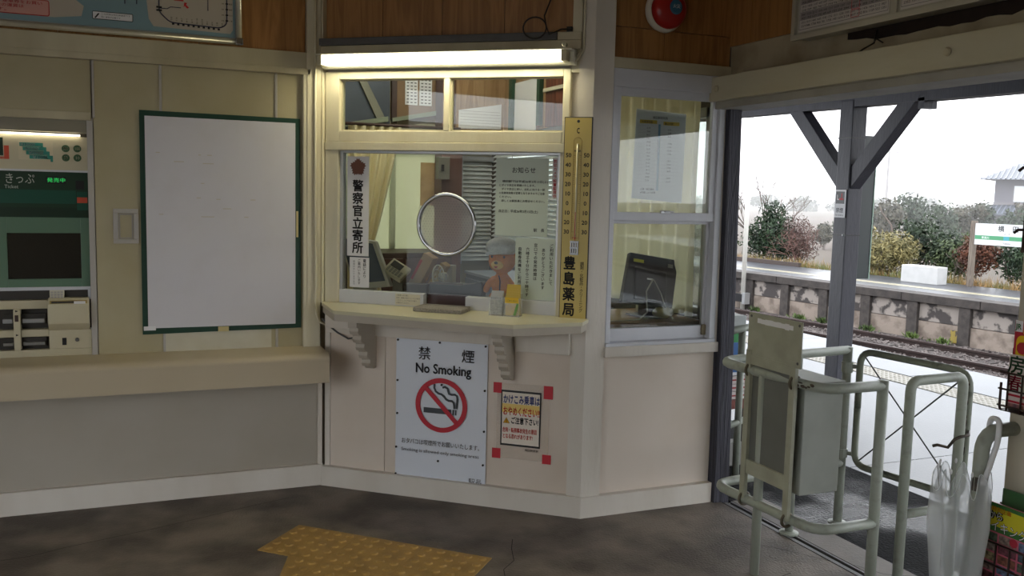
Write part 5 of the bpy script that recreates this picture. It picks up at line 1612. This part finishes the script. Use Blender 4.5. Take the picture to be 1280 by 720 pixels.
# ================================================================== near platform
asph = mat('wet_asphalt', (26, 26, 28), .45, var=.7, scale=1.3, col2=(18, 18, 20), bump=1.0, bscale=70, spec=.14)
_nt = asph.node_tree
_n = _nt.nodes.new('ShaderNodeTexNoise')
_n.inputs['Scale'].default_value = 1.6
_n.inputs['Detail'].default_value = 6
_r = _nt.nodes.new('ShaderNodeMapRange')
_r.inputs[1].default_value = .48
_r.inputs[2].default_value = .64
_r.inputs[3].default_value = .92
_r.inputs[4].default_value = .22
_nt.links.new(_nt.nodes['Texture Coordinate'].outputs['Object'], _n.inputs['Vector'])
_nt.links.new(_n.outputs[0], _r.inputs[0])
_nt.links.new(_r.outputs[0], _nt.nodes['Principled BSDF'].inputs['Roughness'])
pl_ = MB()
pl_.box(2.99, 6.72, -8, 34, -.05, -.012)
ground = struct('floor_platform', MB().box(2.82, 6.72, -8, 34, -1.25, -.0122), asph, FW, 'wet near platform surface outside the gate', 'platform')
smooth_c = mat('wet_concrete', (98, 102, 109), .36, var=.5, scale=1.0, col2=(84, 88, 95), bump=.1, bscale=60, spec=.3)
edge = MB()
y_ = -8.0
edm = MB().box(0, .78, .004, 1.996, -.02, .002).mesh('paving_slab')
edm.materials.append(smooth_c)
for i in range(21):
    share('paving_slab', edm, ground, (6.40, -8 + i * 2, -.012))
mid_m = MB().box(0, 2.2, .004, 2.996, -.02, .001).mesh('paving_slab')
mid_m.materials.append(smooth_c)
for i in range(14):
    share('paving_slab', mid_m, ground, (3.85, -8 + i * 3, -.012))
pale_t = mat('pale_tactile_tile', (120, 115, 100), .4, spec=.3)
ptm = MB()
ptm.box(0, .296, 0, .296, 0, .003)
for i in range(6):
    for j in range(6):
        ptm.lathe([(.015, .003), (.010, .006)], ((i + .5) * .0493, (j + .5) * .0493, 0), 6)
ptm = ptm.mesh('tactile_tile')
ptm.materials.append(pale_t)
for i in range(42):
    share('tactile_tile', ptm, ground, (6.075, 2.4 + i * .3, -.0125))

# canopy over the near platform
cn = MB()
cn.box(2.81, 6.6, -7, 14, 2.58, 2.64)
canopy = struct('ceiling_canopy', cn, mat('canopy_boards', (96, 92, 94), .7, var=.4, scale=3), FW, 'dark boarded canopy over the near platform', 'canopy')
for y_ in [-6 + k * .9 for k in range(22)]:
    part('rafter', MB().box(2.81, 6.6, y_ - .03, y_ + .03, 2.50, 2.58), dark_beam, canopy)
part('eave_beam', MB().add([(5.43, -7, 2.156), (5.57, -7, 2.156), (5.43, 14, 2.397), (5.57, 14, 2.397), (5.43, -7, 2.50), (5.57, -7, 2.50), (5.43, 14, 2.56), (5.57, 14, 2.56)], [(0, 1, 3, 2), (4, 5, 7, 6), (0, 1, 5, 4), (2, 3, 7, 6), (0, 2, 6, 4), (1, 3, 7, 5)]), dark_beam, canopy)
part('white_purlin', MB().box(3.5, 3.55, -6, 13, 2.46, 2.50), alu_white, canopy)
t = thing('canopy_post', 'dark wooden platform post with two diagonal braces', 'post', FW, (5.5, 5.93, -.012))
part('shaft', MB().box(5.425, 5.575, 5.855, 6.005, -.011, 2.36), dark_beam, t, bevel=.008)
def slant(p, q, w_, x0, x1):
    p, q = Vector(p), Vector(q)
    d = (q - p).normalized()
    n = Vector((-d.y, d.x)) * w_ / 2
    return MB().prism([tuple(p + n), tuple(q + n), tuple(q - n), tuple(p - n)], x1, 'x', x0)
part('brace', slant((6.68, 2.42), (5.94, 1.66), .125, 5.44, 5.55), dark_beam, t, bevel=.006)
part('brace', slant((5.22, 2.40), (5.92, 1.66), .125, 5.44, 5.55), dark_beam, t, bevel=.006)
part('brace_block', MB().box(5.43, 5.56, 5.14, 5.20, 2.24, 2.32), dark_beam, t)
for z_ in (2.05, 1.25):
    part('strap', MB().box(5.422, 5.578, 5.852, 6.008, z_, z_ + .012), black, t)
part('strap_knot', MB().ball((5.42, 5.87, 1.256), .014, 8, 6), alu, t)
t = thing('post_sign', 'small white sign with black and red pictogram on the platform post', 'sign', Fr((5.42, 5.93, 0), -PI / 2), (0, -.003, 1.40))
part('plate', MB().box(-.062, .062, -.006, -.0005, 1.40, 1.63), paper, t, bevel=.001)
part('black_square', MB().rect(-.050, .050, 1.515, 1.615, -.0064), black, t)
part('red_mark', MB().rect(-.012, .036, 1.545, 1.560, -.0068).rect(.012, .022, 1.56, 1.60, -.0068), ink_red, t)
part('white_mark', MB().rect(-.035, -.012, 1.545, 1.553, -.0068).rect(-.035, -.028, 1.553, 1.59, -.0068), paper, t)
text(t, '禁煙', 0, 1.445, -.0066, .042, ink_grey, .01, 'CENTER')
text(t, 'No smoking', 0, 1.415, -.0066, .018, ink_grey, .0, 'CENTER', width=.09)
t = thing('hanging_board', 'tall dark green board seen edge-on fixed to the platform post', 'sign board', FW, (5.68, 5.9, .89))
part('panel', MB().box(5.58, 5.725, 5.885, 5.92, .89, 2.08), mat('dark_green_board', (34, 44, 44), .4), t, bevel=.003)
part('edge_trim', MB().box(5.725, 5.735, 5.881, 5.924, .885, 2.085), mat('pale_green_edge', (150, 176, 160), .4), t)

# bench and boxes outside, behind the dark corner post
t = thing('platform_bench', 'red-brown bench against the office wall outside', 'bench', FW, (3.2, 4.6, -.012))
part('seat', MB().box(3.02, 3.42, 4.30, 5.60, .31, .36), mat('bench_red_brown', (128, 62, 50), .5, var=.3, scale=6), t, bevel=.006)
for y_ in (4.36, 5.5):
    for x_ in (3.06, 3.36):
        part('leg', MB().box(x_, x_ + .05, y_, y_ + .05, -.011, .31), dark_grey, t, bevel=.003)
part('concrete_foot', MB().box(3.04, 3.26, 4.24, 4.32, -.011, .13), mat('pale_concrete', (150, 148, 144), .8), t, bevel=.01)
for i in range(3):
    c_ = solo('seat_cushion', MB().box(3.05, 3.37, 4.33, 4.70, .361 + i * .047, .405 + i * .047), mat('cushion_white', (214, 206, 204), .8), FW, (3.2, 4.5, .361 + i * .047), ('lowest white cushion with red stripe on the outdoor bench', 'middle white cushion with red stripe on the outdoor bench', 'topmost white cushion with red stripe on the outdoor bench')[i], 'cushion', group='cushions on the outdoor bench', bevel=.008)
    part('red_stripe', MB().box(3.048, 3.372, 4.328, 4.702, .380 + i * .047, .388 + i * .047), mat('cushion_red', (160, 56, 60), .8), c_)
t = thing('striped_box', 'white box with blue stripes on top of the bench cushions', 'box', FW, (3.2, 4.5, .505))
part('body', MB().box(3.05, 3.36, 4.33, 4.68, .505, .62), paper, t, bevel=.004)
for z_ in (.525, .575):
    part('stripe', MB().box(3.048, 3.362, 4.328, 4.682, z_, z_ + .022), mat('stripe_blue', (40, 96, 160), .5), t)
t = thing('green_blue_crate', 'green and blue crate with grey lid behind the dark post', 'crate', FW, (3.15, 4.5, .621))
part('lower_half', MB().box(3.06, 3.30, 4.34, 4.66, .621, .70), MATS['stripe_blue'], t, bevel=.004)
part('upper_half', MB().box(3.06, 3.30, 4.34, 4.66, .70, .79), mat('crate_green', (40, 140, 70), .5), t, bevel=.004)
part('lid', MB().box(3.05, 3.31, 4.33, 4.67, .79, .86), mat('lid_grey', (180, 186, 186), .5), t, bevel=.006)

# ================================================================== tracks
bed = MB()
bed.prism([(6.72, -30), (16, -30), (16, 90), (6.72, 90)], -1.06, 'z', -1.4)
balm = mat('dirty_ballast', (74, 67, 64), .9, var=1, scale=14, col2=(44, 38, 37), bump=1.0, bscale=26, detail=8)
trackbed = struct('ground_trackbed', bed, balm, FW, 'ballasted track bed between the platforms', 'track bed')
random.seed(21)
st = MB()
st.keep = True
for i in range(8500):
    s_ = random.uniform(-3, 9.5)
    y_ = random.uniform(-2.75, -.12)
    r = random.uniform(.022, .048)
    z_ = -1.06 + random.uniform(-.01, .035) - .01
    pv = [Vector((random.uniform(.6, 1.1) * r * a, random.uniform(.6, 1.1) * r * b, random.uniform(.5, .9) * r * c)) for a, b, c in ((1, 0, 0), (-1, 0, 0), (0, 1, 0), (0, -1, 0), (.1, 0, 1), (0, .1, -1))]
    m_ = Matrix.Rotation(random.uniform(0, 6.3), 3, 'Z') @ Matrix.Rotation(random.uniform(-.6, .6), 3, 'X')
    st.add([m_ @ p + Vector((s_, y_, z_)) for p in pv], [(0, 2, 4), (2, 1, 4), (1, 3, 4), (3, 0, 4), (2, 0, 5), (1, 2, 5), (3, 1, 5), (0, 3, 5)])
solo('ballast_stones', st, mat('ballast_stone', (104, 96, 93), .85, var=1, scale=6, col2=(56, 48, 47), lo=.35, hi=.65), FT, (2, -1.4, -1.06), 'loose grey-brown ballast stones around the far rails', 'ballast', kind='stuff')
t = thing('railway_track', 'rusty two-rail railway track on ballast between the platforms', 'track', FT, (2, -1.36, -1.06))
prof = [(-.0625, -1.09), (.0625, -1.09), (.0625, -1.078), (.010, -1.062), (.010, -.99), (.0325, -.982), (.0325, -.95), (-.0325, -.95), (-.0325, -.982), (-.010, -.99), (-.010, -1.062), (-.0625, -1.078)]
railm = mat('rusty_rail', (48, 33, 30), .6, .2, var=.5, scale=5, col2=(34, 24, 22))
for yc in (-.83, -1.90):
    part('rail', MB().prism([(y + yc, z) for y, z in prof], 60, 'x', -60), railm, t)
slp = MB().box(-.11, .11, -1.05, 1.05, -.08, .075).mesh('sleeper')
slp.materials.append(mat('sleeper_wood', (50, 43, 40), .85, var=.6, scale=6, col2=(36, 30, 29)))
for i in range(46):
    share('sleeper', slp, t, (-9 + i * .62, -1.36, -1.118))

# ================================================================== opposite platform
cop = mat('dark_coping_concrete', (60, 54, 51), .8, var=.8, scale=7, col2=(38, 34, 33), bump=.5, bscale=40)
op = MB()
op.box(-60, 45, .14, 2.75, -1.3, -.205)
opp = struct('floor_opposite', op, mat('wet_platform_asphalt', (62, 64, 70), .32, var=.5, scale=1.2, col2=(50, 52, 58), bump=.15, bscale=80), FT, 'wet surface of the opposite platform', 'platform')
for i in range(18):
    part('coping_block', MB().box(-10 + i * 1.62, -8.395 + i * 1.62, -.03, .42, -.355, -.2), cop, opp, bevel=.008)
part('coping_run', MB().box(-60, -10.01, -.03, .42, -.355, -.2), cop, opp)
pierm = mat('dark_pier_concrete', (62, 56, 53), .8, var=.8, scale=8, col2=(40, 36, 34), bump=.5, bscale=30)
slab_u = mat('peeling_slab', (136, 128, 122), .8, var=1.0, scale=3.2, col2=(58, 53, 52), lo=.47, hi=.53, bump=.5, bscale=26, detail=7)
slab_l = mat('tan_slab', (134, 122, 112), .8, var=.9, scale=4.5, col2=(96, 84, 76), lo=.45, hi=.65, bump=.6, bscale=24, detail=7)
pm_ = MB().box(-.11, .11, -.01, .14, -1.12, -.355).mesh('pier')
pm_.materials.append(pierm)
for i in range(22):
    s_ = .49 + 1.08 * (i - 9)
    share('pier', pm_, opp, (s_, 0, 0))
    part('wall_slab', MB().box(s_ + .115, s_ + .965, .055 + .01 * (i % 3), .14, -.70, -.36), slab_u, opp)
    part('wall_slab', MB().box(s_ + .112, s_ + .968, .045 + .008 * ((i + 1) % 3), .14, -1.06, -.712), slab_l, opp)
part('yellow_marker', MB().box(5.62, 5.80, .025, .05, -1.03, -.80), mat('yellow_black_marker', (134, 116, 52), .6, var=1, scale=9, col2=(66, 58, 52), lo=.48, hi=.52), opp, label='faded yellow marker on the platform wall')
tl_ = MB()
tl_.box(0, .298, 0, .298, 0, .004)
tlm = tl_.mesh('tactile_tile')
tlm.materials.append(mat('faded_yellow_tile', (140, 132, 104), .4, var=.8, scale=14, col2=(104, 104, 102)))
for i in range(46):
    share('tactile_tile', tlm, opp, (-4 + i * .3, 1.05, -.205))
part('timber_edge', MB().box(-4.6, -.5, 2.66, 2.76, -.21, -.10), mat('dark_timber_edge', (62, 52, 48), .8), opp)
sm2 = solo('concrete_block', MB().box(3.0, 3.88, 2.02, 2.36, -.2045, .165), mat('white_concrete', (176, 176, 176), .7, var=.3, scale=6, col2=(150, 150, 150)), FT, (3.44, 2.2, -.2), 'long white concrete block on the opposite platform', 'block', bevel=.012)

t = thing('station_sign', 'white station name sign with green band on weathered posts', 'sign', FT, (5.1, 2.52, -.21))
pw = wood('weathered_post', (116, 106, 96), (86, 76, 68), 3, .8, (9, 9, .5), .3)
for s_ in (4.30, 5.86):
    part('post', MB().box(s_ - .05, s_ + .05, 2.47, 2.57, -.205, 1.175), pw, t, bevel=.004)
part('board', MB().box(4.37, 5.80, 2.455, 2.49, .69, 1.127), mat('sign_white', (196, 198, 200), .4), t, bevel=.004)
part('green_band', MB().rect(4.375, 5.795, .80, .885, 2.4544), mat('sign_green', (64, 130, 92), .5), t)
part('band_highlight', MB().rect(4.99, 5.11, .80, .885, 2.454), mat('sign_cyan', (60, 140, 150), .5), t)
text(t, '横', 4.86, .985, 2.4535, .135, ink, .012)
text(t, '田', 5.16, .985, 2.4535, .135, ink, .012)
text(t, 'よこた', 5.06, .915, 2.4535, .045, ink_grey, .01, 'CENTER')
text(t, 'Yokota', 5.06, .725, 2.4535, .055, ink_grey, .01, 'CENTER')
text(t, '東清川', 4.52, .820, 2.4535, .055, paper, .0)
text(t, '←', 5.45, .82, 2.4535, .05, paper, .0)

t = thing('white_pole', 'thin white metal pole with dark bracket by the far platform wall', 'pole', FT, (.42, -.12, -1.06))
part('shaft', MB().tube([(.42, -.12, -1.07), (.40, -.12, 3.9)], .052, 10), mat('pole_white', (196, 194, 188), .5), t, smooth=True)
part('bracket', MB().box(.04, .53, -.20, -.06, -.88, -.70), black, t)
part('bracket_plate', MB().box(.48, .57, -.21, -.05, -.92, -.66), alu, t)

# ================================================================== vegetation and far background
def foliage(blobs, n, size, seed, flat=.35):
    """leaves scattered through ellipsoids, densest near their skin"""
    random.seed(seed)
    mb = MB()
    mb.keep = True
    tot = sum(b[3] * b[4] * b[5] for b in blobs)
    for (cx, cy, cz, rx, ry, rz) in blobs:
        k = int(n * rx * ry * rz / tot)
        for _ in range(k):
            d = Vector((random.gauss(0, 1), random.gauss(0, 1), random.gauss(0, 1))).normalized()
            r = random.random() ** .33
            r = r * (.82 + .34 * noise.noise(d * 2.3 + Vector((cx, cy, seed))))
            p = Vector((cx + d.x * rx * r, cy + d.y * ry * r, cz + d.z * rz * r))
            nrm = (d + Vector((random.gauss(0, .7), random.gauss(0, .7), random.gauss(0, .7)))).normalized()
            u = nrm.orthogonal().normalized()
            u = Matrix.Rotation(random.uniform(0, 6.3), 3, nrm) @ u
            w_ = nrm.cross(u)
            s = size * random.uniform(.6, 1.3)
            mb.add([p - u * s, p - w_ * s * flat, p + u * s, p + w_ * s * flat], [(0, 1, 2, 3)])
    return mb
def leafm(name, c1, c2):
    return mat(name, c1, .6, var=1.0, scale=3.5, col2=c2, lo=.38, hi=.62, spec=.3)
def twigs(base, n, h, spread, r, seed, gen=3):
    """bare branches growing and forking from a base point"""
    random.seed(seed)
    mb = MB()
    def grow(p, d, L, r, g):
        q = p + d * L
        m_ = (p + q) / 2 + Vector((random.gauss(0, .05), random.gauss(0, .05), 0)) * L
        mb.tube([p, m_, q], [r, r * .85, r * .65], 5, caps=False)
        if g > 0:
            for _ in range(random.choice((2, 3))):
                d2 = (d + Vector((random.gauss(0, spread), random.gauss(0, spread), random.gauss(.1, spread * .6)))).normalized()
                grow(q, d2, L * random.uniform(.55, .8), r * .6, g - 1)
    for _ in range(n):
        grow(Vector(base) + Vector((random.gauss(0, .08), random.gauss(0, .08), 0)), Vector((random.gauss(0, .35), random.gauss(0, .35), 1)).normalized(), h, r, gen)
    return mb
bark = mat('grey_bark', (96, 86, 80), .9)
bark_red = mat('reddish_twigs', (112, 84, 78), .9)
def shrub(name, label, base, blobs, n, size, seed, lm, stems=4, sh=.4, sspread=.5, group=None, flat=.4, sm_=None):
    t = thing(name, label, 'shrub' if 'tree' not in name else 'tree', FT, base, group=group)
    part('foliage', foliage(blobs, n, size, seed, flat), lm, t, kind='stuff')
    part('stems', twigs(base, stems, sh, sspread, .018, seed + 5, 2), sm_ or bark, t, kind='stuff')
    return t
gz_ = -.30
shrub('evergreen_shrub', 'dark green evergreen shrub left of the dark platform post', (-2.5, 3.9, gz_), [(-2.6, 3.9, .50, .85, .7, .85), (-2.0, 3.8, .25, .7, .5, .6), (-2.7, 3.9, 1.15, .5, .45, .42), (-3.2, 3.9, .3, .6, .5, .7)], 5200, .055, 31, leafm('leaf_evergreen', (44, 62, 38), (22, 36, 24)), 5, .55)
t = thing('bare_creeper', 'leafless reddish-brown tangle leaning on the evergreen shrub', 'shrub', FT, (-1.4, 3.7, gz_))
part('branches', twigs((-1.45, 3.7, gz_), 16, .48, .75, .014, 44, 3), bark_red, t, kind='stuff')
part('dead_leaves', foliage([(-1.35, 3.7, .35, .66, .5, .66), (-1.6, 3.7, .8, .5, .4, .4)], 2400, .035, 12), leafm('leaf_dead', (92, 72, 66), (62, 46, 44)), t, kind='stuff')
t = thing('bare_tree', 'thin leafless tree behind the evergreen shrub at the far left', 'tree', FT, (-3.4, 4.6, gz_))
part('branches', twigs((-3.3, 4.6, gz_), 5, 1.05, .42, .030, 52, 4), bark, t, kind='stuff')
shrub('bamboo_shrub', 'yellow-green bushy bamboo grass shrub beside the white block', (1.4, 3.3, gz_), [(1.4, 3.3, .25, .95, .65, .66), (.85, 3.2, .15, .65, .5, .5), (1.9, 3.4, .38, .65, .5, .52)], 5200, .075, 61, leafm('leaf_bamboo', (136, 126, 84), (78, 76, 48)), 5, .35, flat=.2)
shrub('holly_shrub', 'dark green shrub with upright twig behind the bamboo grass', (1.7, 4.5, gz_), [(1.6, 4.5, .55, .75, .6, .75), (2.5, 4.4, .35, .7, .5, .6)], 3600, .055, 71, leafm('leaf_holly', (48, 62, 40), (26, 38, 28)), 5, .55)
t = thing('dead_stick', 'bent dark dead stick above the bamboo grass', 'stick', FT, (1.0, 4.2, .2))
part('stick', MB().tube([(1.15, 4.2, .3), (1.0, 4.2, .95), (.7, 4.2, 1.25), (.6, 4.2, 1.45)], [.03, .022, .016, .008], 6), bark, t, smooth=True)
shrub('brown_shrub', 'round rusty-brown shrub behind the station sign post', (3.85, 3.4, gz_), [(3.85, 3.4, .42, .56, .45, .52)], 2600, .04, 81, leafm('leaf_rust', (104, 64, 46), (64, 38, 30)), 4, .35)
shrub('sign_shrub', 'dark green shrub under the station sign board', (4.8, 3.7, gz_), [(4.8, 3.7, .3, .8, .5, .66), (5.7, 3.7, .35, .8, .5, .75), (4.3, 4.1, .45, .6, .5, .7)], 4600, .05, 91, leafm('leaf_green', (54, 72, 46), (28, 42, 30)), 5, .4)
shrub('pale_shrub', 'pale green shrub between bamboo grass and station sign', (2.9, 4.2, gz_), [(2.7, 4.2, .25, .7, .5, .62), (3.2, 4.3, .5, .55, .4, .5)], 2600, .05, 95, leafm('leaf_pale', (82, 94, 60), (48, 60, 42)), 4, .4)
shrub('hedge_shrub', 'low green shrub at the far left end of the opposite platform', (-4.6, 3.6, gz_), [(-4.6, 3.7, .15, .8, .5, .55), (-5.5, 3.8, .3, .9, .6, .7)], 2400, .055, 97, leafm('leaf_hedge', (62, 76, 48), (34, 46, 32)), 4, .4)
# bank with dry grass
bank = struct('ground_bank', MB().prism([(2.74, -.24), (2.74, -1.3), (9, -1.4), (9, -1.15), (5.2, -.32)], 45, 'x', -60), mat('grassy_soil', (96, 88, 62), .9, var=1, scale=5, col2=(66, 68, 42), bump=.8, bscale=30), FT, 'grassy bank behind the opposite platform', 'bank')
random.seed(77)
gs = MB()
gs.keep = True
for i in range(5200):
    s_ = random.uniform(-5, 8.5)
    y_ = random.uniform(2.70, 3.5)
    h_ = random.uniform(.06, .26) * (1.3 if random.random() < .2 else 1)
    a = random.uniform(0, 6.3)
    dx, dy = math.cos(a) * .008, math.sin(a) * .008
    lx, ly = random.gauss(0, .07), random.gauss(0, .07)
    gs.add([(s_ - dx, y_ - dy, -.28), (s_ + dx, y_ + dy, -.28), (s_ + lx, y_ + ly, -.25 + h_)], [(0, 1, 2)])
solo('dry_grass', gs, mat('dry_grass', (150, 118, 76), .8, var=1, scale=1.8, col2=(88, 92, 46), lo=.42, hi=.58), FT, (1.5, 3.0, -.28), 'dry orange and green grass along the back of the opposite platform', 'grass', kind='stuff')
wd_ = MB()
wd_.keep = True
random.seed(78)
for (s0, y0) in ((4.0, -.15), (4.95, -.12), (2.2, -.15), (2.8, -.12), (.9, -.15), (5.6, -.14)):
    for i in range(90):
        a = random.uniform(0, 6.3)
        r = abs(random.gauss(0, .10))
        p = Vector((s0 + r * math.cos(a), y0 + abs(r * math.sin(a)) * -.5, -1.05))
        d = Vector((random.gauss(0, .5), random.gauss(0, .5), 1)).normalized() * random.uniform(.05, .16)
        w_ = Vector((random.gauss(0, 1), random.gauss(0, 1), 0)).normalized() * .016
        wd_.add([p - w_ * .3, p + d * .6 - w_, p + d, p + d * .6 + w_], [(0, 1, 2, 3)])
solo('track_weeds', wd_, leafm('leaf_weed', (84, 102, 50), (56, 72, 36)), FT, (3.5, -.15, -1.05), 'small green weeds at the foot of the platform wall', 'weeds', kind='stuff')
# field
struct('ground_field', MB().box(14, 420, -260, 420, -1.5, -1.2), mat('brown_field', (72, 60, 50), .95, var=.8, scale=.12, col2=(60, 52, 40), bump=.5, bscale=2), FW, 'bare brown field beyond the railway', 'field')
# row of trees beyond the field
treem = leafm('leaf_far', (62, 74, 56), (38, 50, 38))
treem2 = leafm('leaf_far_brown', (80, 76, 62), (54, 54, 44))
rowd = Vector((8.2, -9.1, 0)).normalized()
tops = [(-2.2, 1.6, .9), (-.6, 1.9, 1.2), (1.2, 2.6, 1.5), (3.0, 3.2, 1.6), (5.2, 3.45, 1.8), (7.2, 2.9, 1.5), (9.0, 2.9, 1.6), (10.8, 3.1, 1.6), (12.4, 2.7, 1.6), (14.2, 3.1, 1.7), (16.4, 2.9, 1.7), (18.6, 3.2, 1.8)]
ords = ('first', 'second', 'third', 'fourth', 'fifth', 'sixth', 'seventh', 'eighth', 'ninth', 'tenth', 'eleventh', 'twelfth')
for i, (d_, h_, r_) in enumerate(tops):
    p = Vector((36.9, 39.4, -1.2)) + rowd * d_ * .62 + Vector((.7, .75, 0)).normalized() * ((i * 37 % 5) - 2) * .9
    t = thing('field_tree', '%s leafy tree from the left in the misty row beyond the field' % ords[i], 'tree', Fr((p.x, p.y, 0), i * .7), (0, 0, -1.2), group='misty trees beyond the field')
    random.seed(200 + i)
    h_ *= .98
    r_ *= .72
    bl_ = [(0, 0, -1.2 + h_ * .55, r_ * .75, r_ * .75, h_ * .45)]
    for k in range(4):
        bl_.append((random.uniform(-.6, .6) * r_, random.uniform(-.6, .6) * r_, -1.2 + h_ * random.uniform(.35, .82), r_ * .5, r_ * .5, h_ * .2))
    part('foliage', foliage(bl_, 1500, .12, 300 + i, .5), treem if i % 3 else treem2, t, kind='stuff')
    part('trunk', MB().tube([(0, 0, -1.25), (.05, 0, -1.2 + h_ * .7)], [.09, .04], 7), bark, t)
# faint woodland belt closing the field
solo('woodland_belt', foliage([(20 + k * 6.5, 232 - k * 4.6, .3 + .5 * math.sin(k * 1.7), 5, 3, 2.0 + .5 * math.sin(k * 2.3)) for k in range(50)], 22000, .5, 404, .6), treem, FW, (150, 130, -1.2), 'faint misty belt of woodland at the far side of the field', 'woodland', kind='stuff')
# house
hf = Fr((52.5, 43.6, -1.2), math.atan2(-.86, .5))
t = thing('country_house', 'two-storey country house with grey tiled roof far beyond the trees', 'house', hf, (0, 0, 0))
t.scale = (.87, .87, .87)
hw = mat('house_wall', (92, 90, 98), .8)
part('lower_wall', MB().box(-.2, 9.2, -.6, 6.6, 0, 2.6), hw, t)
part('upper_wall', MB().box(.2, 8.2, .3, 5.7, 2.6, 5.0), hw, t)
tilem = mat('grey_roof_tile', (72, 78, 88), .4)
def hip(x0, x1, y0, y1, z0, z1, inset):
    my = (y0 + y1) / 2
    return MB().add([(x0, y0, z0), (x1, y0, z0), (x1, y1, z0), (x0, y1, z0), (x0 + inset, my, z1), (x1 - inset, my, z1)], [(0, 1, 5, 4), (1, 2, 5), (2, 3, 4, 5), (3, 0, 4), (3, 2, 1, 0)])
rf = part('roof', hip(-.75, 9.2, -.8, 6.8, 4.95, 6.45, 2.6), tilem, t)
rid = MB()
for i in range(30):
    x_ = -.6 + i * .33
    if x_ > 8.9:
        break
    k0 = min(1, max(0, (x_ + .75) / 2.6))
    k1 = min(1, max(0, (9.2 - x_) / 2.6))
    k = min(k0, k1)
    rid.tube([(x_, -.8, 4.99), (x_, -.8 + 3.8 * k, 4.99 + 1.5 * k)], .06, 5)
part('tile_ridges', rid, mat('roof_ridge', (104, 110, 122), .4), rf, kind='stuff')
lr = part('lower_roof', MB().add([(-1.0, -1.5, 2.35), (9.8, -1.5, 2.35), (9.4, .3, 3.05), (.0, .3, 3.05), (-1.0, -1.5, 2.25), (9.8, -1.5, 2.25), (9.4, .3, 2.95), (0, .3, 2.95)], [(0, 1, 2, 3), (7, 6, 5, 4), (0, 4, 5, 1), (1, 5, 6, 2), (3, 2, 6, 7), (0, 3, 7, 4)]), tilem, t)
rid = MB()
for i in range(32):
    x_ = -.9 + i * .33
    rid.tube([(x_, -1.5, 2.39), (x_ * .94 + .1, .28, 3.08)], .05, 5)
part('tile_ridges', rid, MATS['roof_ridge'], lr, kind='stuff')
for (a, b) in ((1.5, 3.4), (4.2, 6.2)):
    w_ = part('window', MB().box(a - .08, b + .08, .24, .30, 3.22, 4.55), mat('house_frame', (96, 92, 96), .5), t)
    n_ = 2
    for k in range(2):
        a0 = a + k * (b - a) / 2
        part('pane', MB().box(a0 + .03, a0 + (b - a) / 2 - .03, .22, .24, 3.3, 4.48), mat('house_pane', (206, 212, 218), .15), w_)
part('balcony_rail', MB().box(.2, 7.2, .1, .18, 3.05, 3.25), mat('house_frame', (96, 92, 96), .5), t)
# utility poles and wires
pole_m = mat('grey_concrete_pole', (140, 138, 138), .8)
def pole(x, y, h, label, nm='utility_pole'):
    t = thing(nm, label, 'pole', FW, (x, y, -1.2))
    part('shaft', MB().tube([(x, y, -1.25), (x, y, h)], [.16, .10], 8), pole_m, t)
    part('cross_arm', MB().tube([(x - .6, y + .65, h - .35), (x + .6, y - .65, h - .35)], .05, 6), pole_m, t)
    part('insulators', MB().tube([(x - .55, y + .6, h - .3), (x - .55, y + .6, h - .1)], .05, 6).tube([(x + .55, y - .6, h - .3), (x + .55, y - .6, h - .1)], .05, 6), pole_m, t, kind='stuff')
    return t
P1, P2, P3 = Vector((68, 68.2, 6.6)), Vector((118, 148, 3.3)), Vector((112, 30, 6.6))
pole(P1.x, P1.y, 6.55, 'tall slim utility pole behind the misty trees')
pole(P2.x, P2.y, 6.0, 'distant faint utility pole at the left of the field')
pole(P3.x, P3.y, 6.6, 'utility pole beyond the house')
wm = mat('wire_black', (60, 60, 64), .6)
for k, (a, b, lb) in enumerate((((68.3, 67.9, 6.3), (112, 30, 6.3), 'upper power line sagging towards the house'), ((67.7, 68.5, 6.25), (118, 148, 5.7), 'upper power line sagging to the distant pole'), ((68, 68.2, 3.4), (112, 30, 3.6), 'lower cable running behind the house'), ((68, 68.2, 3.4), (118, 148, 3.2), 'lower cable running to the distant pole'))):
    a, b = Vector(a), Vector(b)
    pts = [a.lerp(b, i / 12) + Vector((0, 0, -1.0 * 4 * (i / 12) * (1 - i / 12))) for i in range(13)]
    solo('power_line', MB().tube(pts, .025, 4), wm, FW, tuple(a), lb, 'cable', group='power lines over the field')
# rain haze over the railway and the fields
hz = bpy.data.materials.new('rain_haze')
hz.use_nodes = True
hz.node_tree.nodes.remove(hz.node_tree.nodes['Principled BSDF'])
vs_ = hz.node_tree.nodes.new('ShaderNodeVolumeScatter')
vs_.inputs['Color'].default_value = (1, 1, 1, 1)
vs_.inputs['Density'].default_value = HAZE
hz.node_tree.links.new(vs_.outputs[0], hz.node_tree.nodes['Material Output'].inputs['Volume'])
if HAZE:
    solo('rain_haze', MB().box(18.5, 420, -200, 420, -1.19, 30), hz, FW, (60, 60, -1.19), 'thin rain haze lying over the fields', 'haze', kind='stuff')
